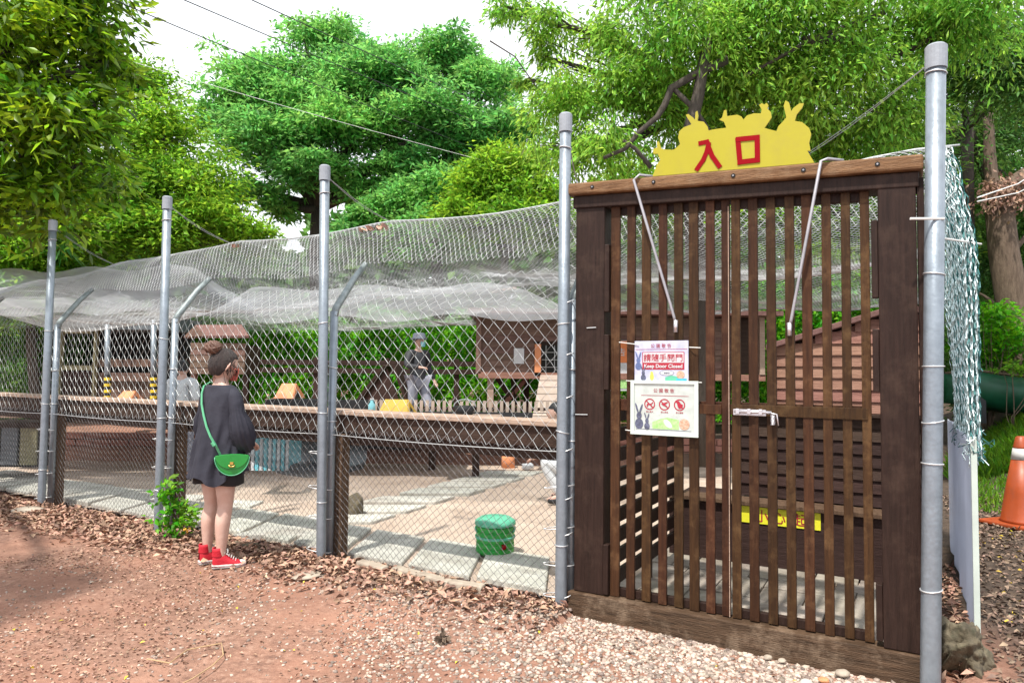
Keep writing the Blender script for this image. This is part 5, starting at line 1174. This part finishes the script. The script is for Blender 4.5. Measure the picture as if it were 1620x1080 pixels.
def limb(b, A, B_, r0, r1, wob=.08, k=7, n_=8, seed=0):
    rr = np.random.default_rng(seed); A = np.array(A); B_ = np.array(B_); l = np.linalg.norm(B_-A); a1, a2 = rr.normal(size=(2, 3))*wob*l
    pts = [A+(B_-A)*f+a1*sin(pi*f)*.6+a2*sin(2*pi*f)*.3 for f in np.linspace(0, 1, n_)]
    b.tube(pts, [r0+(r1-r0)*f for f in np.linspace(0, 1, n_)], k); return pts
def tree(name, lab, base, fork, blobs, lm, nclump, nleaf, L_, Wd, r=.2, bark='bark_dk', group=None, cat='tree', twigs=6, seed=0, **kw):
    e = empty(name, base, lab, cat, group)
    P, D, N, LL, WW, cen = crown(blobs, nclump, nleaf, L_, Wd, **kw)
    leafmesh('crown', P, D, N, LL, WW, M[lm], e)
    b = MB(); limb(b, base, fork, r, r*.7, .03, 10, 8, seed); b2 = MB()
    for i, (c, R, sq) in enumerate(blobs):
        pts = limb(b2, fork, c, r*.5, r*.13, .07, 7, 9, seed+i)
        for j in range(min(twigs, len(cen[i]))):
            q = pts[rng.integers(3, 9)]; limb(b2, q, cen[i][rng.integers(len(cen[i]))], r*.12, r*.025, .08, 4, 6, seed+i*31+j)
    b.build('trunk', M[bark], e, smooth=True); b2.build('branches', M[bark], e, smooth=True)
    return e
def B(px, py, Y, rp, sq=.7): c = at(px, py, Y); return (c, rp/F*Y, sq)
# near left tree with large glossy leaves
tree('broadleaf_tree', 'near tree with large glossy yellow green leaves filling the upper left corner', np.array([-9.6, 8.6, 0]), at(-130, 330, 8.4), [B(20, 60, 7.4, 105), B(110, 60, 7.6, 75), B(150, 165, 7.6, 62), B(60, 200, 7.4, 95), B(-40, 160, 7.2, 100), B(40, 320, 7.6, 80, .6), B(130, 260, 7.8, 60), B(-40, 300, 7.4, 80), B(120, 0, 7.6, 60), B(90, -40, 7.6, 80), B(175, 95, 7.8, 42), (np.array([-4.9, 2.3, 5.4]), .6, .5), (np.array([-6.0, 2.2, 5.6]), .8, .5), (np.array([-6.8, 3.4, 5.0]), .8, .5), (np.array([-7.6, 4.6, 5.4]), .8, .5)],
     'leaf_near', 17000, 40, .155, .058, r=.22, seed=3, cr=.42, droop=.35, flat=.7, twigs=4)  # world-placed blobs lie out of view, added for dappled shade on the path
tree('slender_tree', 'yellow green tree between the near left tree and the big crown', at(250, 620, 14)*[1, 1, 0]+ZZ*.4, at(245, 400, 14), [B(215, 130, 14.5, 55), B(260, 215, 14, 62), B(180, 300, 13.6, 75), B(300, 300, 14, 70), B(250, 360, 13.4, 60), B(150, 370, 13.2, 55), B(340, 350, 14, 55), B(210, 215, 14.4, 50), B(400, 375, 14.2, 34)],
     'leaf_mid', 27000, 60, .13, .055, r=.16, seed=11, cr=.40, twigs=7)
tree('shade_tree', 'large spreading blue green tree with domed crown in the middle background', at(500, 640, 19)*[1, 1, 0]+ZZ*.7, at(505, 330, 19),
     [B(430, 130, 19, 72, .6), B(520, 75, 19.5, 62, .7), B(600, 120, 18.5, 80, .55), B(700, 95, 19.5, 62, .6), B(770, 130, 19, 60, .6), B(800, 205, 18.6, 58, .6), B(690, 190, 18, 80, .5), B(560, 205, 18, 82, .5), B(420, 225, 18.3, 75, .5), B(365, 180, 19, 55, .6), B(650, 265, 18.3, 62, .5), B(400, 110, 20, 34, .6), B(760, 270, 19, 55, .6), B(490, 270, 17.8, 60, .45), B(395, 300, 18.4, 45, .5), B(590, 300, 18, 48, .45), B(480, 170, 18.6, 70, .55), B(560, 150, 18.4, 60, .5), B(740, 230, 18.4, 50, .5), B(450, 330, 18.6, 34, .5)],
     'leaf_big', 80000, 80, .17, .068, r=.30, seed=21, cr=.30, flat=.35, twigs=9, inner=.35)
tree('leafy_tree', 'dark green tree under the big crown at its right', at(700, 640, 17)*[1, 1, 0]+ZZ*.6, at(690, 400, 17), [B(650, 330, 17, 52), B(710, 300, 17, 52), B(590, 345, 17, 36), B(560, 375, 17, 25), B(680, 370, 16.6, 50)], 'leaf_big', 22000, 60, .15, .065, r=.2, seed=31, cr=.38)
tree('young_tree', 'bright yellow green young tree just left of the gate pole', at(800, 620, 15)*[1, 1, 0]+ZZ*.5, at(800, 400, 15), [B(800, 262, 15, 48), B(765, 300, 15, 52), B(835, 310, 15, 48), B(810, 345, 14.6, 50), B(740, 340, 14.6, 40), B(845, 250, 15.2, 22), B(870, 350, 15, 45)], 'leaf_mid', 19000, 60, .13, .055, r=.12, seed=41, cr=.4)
tree('bushy_tree', 'low yellow green tree behind the leftmost poles', at(60, 640, 12.6)*[1, 1, 0]+ZZ*.4, at(50, 470, 12.6), [B(30, 400, 12.6, 55), B(100, 360, 12.8, 50), B(0, 470, 12, 50), B(90, 440, 13, 40)], 'leaf_mid', 18000, 50, .12, .05, r=.1, seed=45, cr=.4)
# camphor-like tree on the right, hanging small leaves
rb = [B(900, 165, 9, 62), B(960, 240, 8.6, 60), B(905, 235, 8.8, 52), B(1010, 130, 8.8, 78), B(1100, 60, 8.4, 90), B(950, 60, 9, 55), B(1180, 130, 8.8, 85), B(1230, 40, 8.2, 90), B(1330, 130, 8.4, 95), B(1080, 190, 9.2, 70),
      B(1420, 40, 8.4, 95), B(1400, 200, 9, 80), B(1260, 215, 9.4, 70), B(1530, 30, 8, 90), B(1050, -30, 8.6, 80), B(1330, -40, 8, 90), B(960, 150, 8.8, 55), B(860, 90, 9.2, 28, .8), B(800, 10, 9.2, 36, .7), B(870, 40, 9, 40, .5), B(835, 125, 9.4, 20, .8), B(1150, 250, 9.6, 50), B(1160, -20, 8.6, 80), B(1230, 130, 9, 80), B(1300, 230, 9.4, 60)]
tree('camphor_tree', 'tree with hanging small light green leaves spreading above the entrance sign', at(1110, 640, 10)*[1, 1, 0]+ZZ*.2, at(1105, 180, 9.8), rb, 'leaf_right', 60000, 90, .098, .031, r=.17, seed=51, droop=.9, flat=.9, cr=.42, inner=.3, twigs=5)
tree('forest_tree', 'dark leaved tree behind the thick right pole', at(1530, 640, 13.5)*[1, 1, 0]+ZZ*.2, at(1530, 200, 13), [B(1500, 120, 10.5, 90), B(1590, 80, 9.6, 90), B(1590, 190, 14, 80), B(1500, 230, 13.8, 75), B(1430, 260, 12, 60), B(1560, 330, 15, 70), B(1660, 350, 14.6, 60), B(1470, 330, 14, 60), B(1570, 430, 15.5, 70), B(1640, 130, 9.5, 70)],
     'leaf_dark', 40000, 60, .105, .038, r=.15, seed=61, droop=.6, flat=.8, cr=.42, inner=.3)
tree('forest_tree', 'mixed green tree seen through the upper slats of the right gate leaf', at(1330, 640, 14)*[1, 1, 0]+ZZ*.4, at(1330, 330, 14), [B(1230, 330, 14, 75), B(1340, 300, 14, 80), B(1420, 380, 14, 75), B(1150, 350, 14.5, 70), B(1060, 330, 15, 60), B(1000, 290, 15, 50), B(1300, 430, 13.6, 60), B(940, 330, 15.5, 50)], 'leaf_mid', 24000, 60, .14, .06, r=.15, seed=66, cr=.42)
# bare brown trunk with a clump of dead leaves at the right edge
TY = 12.9
tb = at(1612, 640, TY); tb[2] = float(H(tb[0], tb[1]))
e = empty('tree_trunk', tb, 'thick brown leaning trunk with dead leaf clump at the right edge', 'tree')
tk = [tb-ZZ*.1, at(1612, 560, TY), at(1602, 480, TY), at(1588, 400, TY), at(1582, 340, TY), at(1596, 298, TY), at(1640, 268, TY), at(1720, 230, TY)]
b = MB(); b.tube(tk, [.34, .30, .27, .25, .24, .20, .16, .12], 18); b.build('trunk', M['bark'], e, smooth=True)
b = MB(); limb(b, at(1582, 330, TY), at(1550, 120, TY), .14, .06, .04, 8, 8, 1); limb(b, at(1605, 500, TY), at(1530, 455, TY), .05, .02, .1, 6, 6, 2); limb(b, at(1602, 470, TY), at(1500, 520, TY), .04, .012, .1, 6, 6, 5); limb(b, at(1600, 400, TY), at(1660, 330, TY), .06, .03, .1, 6, 6, 7); b.build('branches', M['bark'], e, smooth=True)
n_ = 700; c = at(1590, 308, TY-.25); P = c+rng.normal(size=(n_, 3))*np.array([.26, .16, .16]); leafmesh('dead_leaves', P, rdir(n_)-[0, 0, .8], rdir(n_), .11, .05, M['litter'], e)
# visible limbs over the sign
e = [o for o in bpy.data.objects if o.name == 'camphor_tree'][0]
b = MB()
for pts, r0, r1 in (([(1150, 95), (1105, 115), (1062, 140), (1052, 165), (1040, 185), (1010, 210), (990, 235), (955, 250)], .055, .022), ([(1270, 66), (1310, 62), (1350, 66), (1386, 73)], .06, .05), ([(1100, 330), (1085, 230), (1105, 150), (1120, 60)], .10, .06), ([(1125, 215), (1100, 175), (1065, 140)], .035, .03), ([(1030, 265), (1005, 235), (985, 222)], .03, .02), ([(1400, 20), (1290, 60), (1180, 120)], .03, .02), ([(775, 65), (815, 90), (850, 140)], .010, .006)):
    P = [at(x, y, 8.1) for x, y in pts]; b.tube(P, list(np.linspace(r0, r1, len(P))), 8)
b.build('limbs', M['bark_dk'], e, smooth=True)
# hedges behind the pen
def hedge(lab, pxs, y0, y1, Y, n_, lm='leaf_hedge', L_=.12, name='hedge', dep=1.2, group='green hedges behind the pen'):
    a, b_ = at(pxs[0], y1, Y), at(pxs[1], y0, Y); u1 = rng.random(n_); v1 = rng.random(n_)**.8
    top = b_[2]*(.88+.2*vnoise(u1*9+Y, u1*0+.5))
    P = np.stack([a[0]+(b_[0]-a[0])*u1, Y+rng.random(n_)**1.6*dep+.35*vnoise(u1*14, v1*5), .3+(top-.3)*v1], -1)
    bump = vnoise(u1*(b_[0]-a[0])*2.6, v1*(b_[2])*3.)-.5; P[:, 1] -= bump*.6
    return tag(leafmesh(name, P, rdir(n_)+[0, -.5, .1], rdir(n_)+[0, -1., .6], L_*(.7+.6*rng.random(n_)), L_*.5, M[lm], None, origin=(a[0]+(b_[0]-a[0])/2, Y, .3)), lab, 'hedge', group)
hedge('bright green hedge behind the hutch left of the walking man', (250, 600), 490, 660, 14.3, 16000)
hedge('bright green hedge between the walking man and the stilt hut', (560, 900), 490, 660, 14.5, 14000)
hedge('green hedge seen through the gate slats below the stilt hut', (860, 1290), 480, 670, 14.7, 15000)
hedge('dark green hedge behind the leftmost fence bay', (-140, 120), 480, 660, 13.2, 9000, 'leaf_dark')
hedge('green hedge right of the stilt hut behind the reddish hut', (1210, 1480), 420, 660, 12.6, 12000)
# bushes at the right edge
def bush(lab, blobs, lm, n1, n2, L_, name='bush', **kw):
    P, D, N, LL, WW, cen = crown(blobs, n1*2.5, n2*1.5, L_, L_*.55, **kw); base = np.array([blobs[0][0][0], blobs[0][0][1], 0]); base[2] = float(H(base[0], base[1])); e = empty(name, base, lab, 'bush')
    leafmesh('leaves', P, D, N, LL, WW, M[lm], e); b = MB()
    for i, c in enumerate(cen):
        for q in c[::3]: limb(b, base, q, .012, .004, .08, 4, 5, i)
    b.build('stems', M['bark'], e)
bush('bright leafy bush above the dark green hull at the right edge', [B(1560, 500, 12.4, 36), B(1600, 530, 12.3, 34), B(1550, 545, 12.6, 34), B(1640, 560, 12.3, 40), B(1575, 572, 12.7, 24)], 'leaf_hedge', 34, 26, .11, cr=.5)
bush('yellow green low bush beside the trunk at the right edge', [B(1600, 578, 11.7, 16), B(1575, 588, 11.8, 12), B(1630, 586, 11.6, 18)], 'leaf_mid', 60, 20, .08, cr=.5)
bush('dark undergrowth bush behind the netting right of the gate', [B(1545, 600, 14.5, 60), B(1480, 560, 14, 60), B(1620, 600, 14.5, 70)], 'leaf_dark', 26, 26, .11, cr=.5)
# spiky palm at the left
e = empty('palm', at(60, 500, 13.6)*[1, 1, 0], 'spiky fan leaved palm behind the leftmost pole', 'palm')
for k, (px, py) in enumerate([(75, 325), (40, 370), (100, 385)]):
    c = at(px, py, 12.4); n_ = 40; a = rng.uniform(0, 2*pi, n_); d = np.stack([np.cos(a), rng.normal(size=n_)*.5, np.sin(a)], -1)
    leafmesh('frond', np.repeat(c[None], n_, 0), d, rdir(n_), .5*(.6+.6*rng.random(n_)), .035, M['leaf_big'], e)
MB().tube([at(60, 640, 13.6)*[1, 1, 0], at(62, 400, 13.6)], [.07, .05], 8).build('trunk', M['bark'], e, smooth=True)
# small sprouting plant at the pole left of the woman
pp = gnd(276, 862); pp[2] = 0; e = empty('sapling', pp, 'small bright green leafy weed growing at the pole left of the woman', 'plant')
tp_ = [(268, 765), (275, 780), (258, 790), (290, 800), (262, 812), (285, 818), (300, 808), (255, 828), (278, 838), (298, 828), (270, 800), (262, 775), (310, 818)]
b = MB()
for k, (x, y) in enumerate(tp_):
    q = at(x, y, pp[1]+rng.uniform(-.06, .05)); limb(b, pp+ZZ*.02, q, .004, .002, .1, 4, 6, k); n_ = 24
    leafmesh('leaf_spray', q+rng.normal(size=(n_, 3))*.034, rdir(n_)+[0, 0, -.1], rdir(n_)*.5+[0, -.6, 1], .062, .034, M['leaf_hedge'] if k % 3 else M['leaf_mid'], e)
b.build('stem', M['leaf_mid'], e)
q = at(296, 838, pp[1]-.05)
for k in range(5): MB().ball(q+rng.normal(size=3)*.012, .010, 6, 4).build('flower', M['flower'], e)
# far woodland mass, closes the horizon
n_ = 60000; a = rng.uniform(-.95, .95, n_); R_ = rng.uniform(26, 40, n_); hmax = 7+2.5*vnoise(a*9, a*0+3)+1.5*vnoise(a*30, a*0+8); hmax = np.where((a > -.40) & (a < -.30), hmax*.72, hmax*.95); zz = rng.random(n_)**.8*hmax
P = np.stack([R_*np.sin(a), R_*np.cos(a), zz+.3], -1)
tag(leafmesh('far_woodland', P, rdir(n_), rdir(n_)+[0, -.6, .8], .55, .36, M['leaf_dark'], None, kind='stuff'), 'dark mass of far woodland behind the trees', 'woodland')
# ================================================================ GROUND COVER
def grass(lab, n_, fx, L_):
    x, y = fx(n_); P = np.stack([x, y, H(x, y)-.005], -1); D = rng.normal(size=(n_, 3))*.35; D[:, 2] = 1
    tag(leafmesh('grass', P, D, rdir(n_), L_*(.5+rng.random(n_)), .010, M['grass'], None, kind='stuff', fold=.1, bend=.25), lab, 'grass')
def area_px(p0, p1, y0, y1):
    def f(n_):
        out = np.array([gnd(a, b)[:2] for a, b in zip(rng.uniform(p0, p1, n_), rng.uniform(y0, y1, n_))]); return out[:, 0], out[:, 1]
    return f
def area_w(Y0, Y1, p0, p1):
    def f(n_):
        y = rng.uniform(Y0, Y1, n_); px = rng.uniform(p0, p1, n_); return (px-810)/F*y, y
    return f
grass('sunlit green grass strip below the dark green hull', 17000, area_w(9.7, 12.4, 1500, 1680), .17)
grass('thin green grass tufts beside the traffic cone', 1300, area_w(7.6, 9.6, 1530, 1680), .10)
# stones of the path
def ico():
    t = (1+5**.5)/2; v = np.array([(-1, t, 0), (1, t, 0), (-1, -t, 0), (1, -t, 0), (0, -1, t), (0, 1, t), (0, -1, -t), (0, 1, -t), (t, 0, -1), (t, 0, 1), (-t, 0, -1), (-t, 0, 1)], float); v /= np.linalg.norm(v[0])
    f = np.array([(0, 11, 5), (0, 5, 1), (0, 1, 7), (0, 7, 10), (0, 10, 11), (1, 5, 9), (5, 11, 4), (11, 10, 2), (10, 7, 6), (7, 1, 8), (3, 9, 4), (3, 4, 2), (3, 2, 6), (3, 6, 8), (3, 8, 9), (4, 9, 5), (2, 4, 11), (6, 2, 10), (8, 6, 7), (9, 8, 1)]); return v, f
iv, if_ = ico()
def scatter(name, lab, x, y, r, m, cat, sx=(.7, 1.4), zf=(.45, .8)):
    n_ = len(x); V = iv[None]*rng.uniform(.8, 1.2, (n_, 12, 1)); sc_ = np.stack([r*rng.uniform(*sx, n_), r*rng.uniform(*sx, n_), r*rng.uniform(*zf, n_)], -1); V = V*sc_[:, None]
    tl = rng.uniform(-.4, .4, n_); V = np.stack([V[..., 0]*np.cos(tl)[:, None]-V[..., 2]*np.sin(tl)[:, None], V[..., 1], V[..., 0]*np.sin(tl)[:, None]+V[..., 2]*np.cos(tl)[:, None]], -1)
    a = rng.uniform(0, 2*pi, n_); ca, sa = np.cos(a)[:, None], np.sin(a)[:, None]; V = np.stack([V[..., 0]*ca-V[..., 1]*sa, V[..., 0]*sa+V[..., 1]*ca, V[..., 2]], -1)
    V[..., 0] += x[:, None]; V[..., 1] += y[:, None]; V[..., 2] += (H(x, y)+r*.15)[:, None]
    Fc = (if_[None]+np.arange(n_)[:, None, None]*12).reshape(-1, 3)
    o = link(name, rawmesh(name, V.reshape(-1, 3), Fc, np.repeat(rng.random(n_), 20)), m, None, kind='stuff'); return tag(o, lab, cat)
n_ = 105000; x = rng.uniform(-4.2, 2.6, n_); y = rng.uniform(2.35, 5.6, n_); s_, t_ = inside(x, y)
dens = np.clip((x+2.2)/2.8, 0, 1)**1.3*.92+.08; dens = dens*np.where(t_ > .012, 0, 1)*np.clip(1.3-(-t_-2.4)*.3, .4, 1); patch = vnoise(x*1.6+4, y*1.6); pf = np.clip((patch-.35)*3, .12, 1); w_ = np.clip((x+.9)/1.4+.25*(vnoise(x*5, y*5)-.5), 0, 1); dens = dens*(pf*(1-w_)+w_); dens = np.where(x > 2.2, dens*.5, dens)*np.where(x < -1, .5, 1)
k = rng.random(n_) < dens; x, y = x[k], y[k]; r = (.0055+.010*rng.random(len(x))**2)*(.85+.45*np.clip(x+1, 0, 3)/3)
k = (s_[k] > -.1) | (y < 3.2); x, y, r = x[k], y[k], r[k]
scatter('gravel', 'pinkish beige crushed stone gravel covering the path', x, y, r, M['gravel'], 'gravel')
# leaf litter
def litter(lab, x, y, L_, m='litter', lift=.02):
    n_ = len(x); P = np.stack([x, y, H(x, y)+lift*rng.random(n_)+.004], -1); D = rng.normal(size=(n_, 3)); D[:, 2] *= .25; N = rng.normal(size=(n_, 3))*.45; N[:, 2] += 1
    tag(leafmesh('leaf_litter', P, D, N, L_*(.5+.8*rng.random(n_)), L_*.5*(.6+.7*rng.random(n_)), M[m], None, kind='stuff', fold=.3, bend=.12), lab, 'leaf litter')
n_ = 15000; s_ = rng.uniform(1.9, 12, n_); t_ = -.08+.20*rng.normal(size=n_); k = (t_ < .2) & (t_ > -.8) & (rng.random(n_) < np.clip(.35+(s_-2)*.14, 0, 1)); s_, t_ = s_[k], t_[k]
t_ = t_-np.clip(s_-4.5, 0, 4)*.05
x = O[0]+s_*U[0]+t_*NN[0]; y = O[1]+s_*U[1]+t_*NN[1]
xs_ = rng.uniform(-.2, .05, 500); ts_ = rng.uniform(.25, 2.6, 500); x = np.append(x, O[0]+xs_*U[0]+ts_*NN[0]); y = np.append(y, O[1]+xs_*U[1]+ts_*NN[1])
litter('brown dry leaves heaped along the foot of the wire fence', x, y, .062, lift=.035)
n_ = 34000; x = rng.uniform(-6.5, 1.8, n_); y = rng.uniform(2.35, 6.8, n_); s_, t_ = inside(x, y); k = (t_ < -.1) & (rng.random(n_) < np.clip((vnoise(x*1.5+2, y*1.5)-.42)*3.4, .05, 1)); x, y = x[k], y[k]
litter('scattered dry leaf fragments on the red earth path', x, y, .026, lift=.006)
n_ = 22000; x = rng.uniform(2.35, 8, n_); y = rng.uniform(2.6, 8.6, n_); s_, t_ = inside(x, y); k = s_ < -.28; x, y = x[k], y[k]; M['litter_dk'] = mat('forest_litter', (.07, .04, .028), .75, .3, 12, bump=.1, island=.6, col2=(.26, .18, .13)); litter('dark forest leaf litter on the ground right of the pen', x, y, .05, 'litter_dk', lift=.03)
n_ = 260; x = rng.uniform(2.5, 6, n_); y = rng.uniform(3.2, 7, n_); s_, t_ = inside(x, y); k = s_ < -.3; M['leaf_yel'] = mat('fallen_yellow_leaf', (.55, .40, .03), .6, .2, 5, bump=0, island=.3); litter('fallen yellow leaves right of the pen', x[k], y[k], .05, 'leaf_yel')
n_ = 60; x = rng.uniform(-3, 2, n_); y = rng.uniform(2.4, 5, n_); s_, t_ = inside(x, y); k = t_ < -.2; litter('few fallen yellow leaves on the path', x[k], y[k], .028, 'leaf_yel')
# bent dry stalk and a twig, crumpled paper
P = [gnd(x, y)+ZZ*(.03+float(H(*gnd(x, y)[:2]))*.5) for x, y in ((232, 1053), (268, 1060), (296, 1038), (350, 1028), (353, 1045), (335, 1062), (305, 1082), (290, 1090))]
tag(MB().tube(P, .0035, 6).build('dry_stalk', M['twig'], None, origin=P[0]), 'bent dry straw stalk lying on the earth at the bottom left', 'stalk')
P = [gnd(x, y)+ZZ*.035 for x, y in ((975, 962), (988, 975), (1000, 985), (1022, 980))]; tag(MB().tube(P, [.007, .008, .006, .003], 6).build('twig', M['twig'], None, origin=P[0]), 'short broken twig below the gate threshold', 'twig')
c = gnd(733, 968); tag(rockm(c+ZZ*.02, (.03, .025, .035), M['white'], 'paper_scrap', 2, .6, 91), 'crumpled white paper scrap on the gravel left of the gate', 'paper')
c = gnd(700, 1020); n_ = 40; tag(leafmesh('dead_leaf_curl', c+ZZ*.03+rng.normal(size=(n_, 3))*.014, rdir(n_), rdir(n_), .045, .025, M['bark'], None, origin=c), 'dark curled dead leaf on the gravel below the edging stones', 'leaf')
c = gnd(1210, 648)
# ================================================================ CABLES
for (p0, p1, Y0, Y1, sg, m_, lab, r) in (((165, 0), (845, 272), 7, 22, .25, 'cable', 'lowest left black overhead cable crossing the sky', .0065), ((272, -2), (860, 235), 7, 22, .25, 'cable', 'middle black overhead cable crossing the sky', .0065), ((382, -2), (870, 210), 7, 22, .22, 'cable', 'right black overhead cable crossing the sky', .0065), ((338, 138), (840, 275), 12, 15, .15, 'cord_w', 'thin pale overhead wire in front of the big tree', .0045)):
    a, b_ = at(*p0, Y0), at(*p1, Y1); d = b_-a; A2 = a-d*.35; B2 = b_+d*.35; n_ = 30
    pts = [A2+(B2-A2)*f-ZZ*sg*4*f*(1-f)*.6+ZZ*sg*.55 for f in np.linspace(0, 1, n_)]
    tag(MB().tube(pts, r, 5).build('overhead_cable', M[m_], None, origin=pts[0]), lab, 'cable', 'overhead cables')
for (a, b_, lab) in (((1513, 304), (1640, 272), 'upper pale wire tied from the net to the trunk'), ((1513, 312), (1640, 290), 'lower pale wire tied from the net to the trunk')):
    A = W(-.24, .3, 2.42 if a[1] < 306 else 2.40); B_ = at(*b_, 7.3); tag(MB().tube([A, (A+B_)/2-ZZ*.03, B_], .004, 5).build('tie_wire', M['cord_w'], None, origin=A), lab, 'wire')
A = POLE[0][0]+(POLE[0][1]-POLE[0][0])*.70; B_ = at(1552, 386, 4.2); tag(MB().tube([A, B_], .006, 6).build('tie_wire', M['cord_w'], None, origin=A), 'white cord sticking out right of the thick pole', 'wire')
A = at(1440, 346, 3.25); B_ = at(1494, 346, 3.25); tag(MB().tube([A, B_], .006, 6).build('cable_tie', M['cord_w'], None, origin=A), 'white cable tie around the thick pole beside the gate post', 'cable tie')
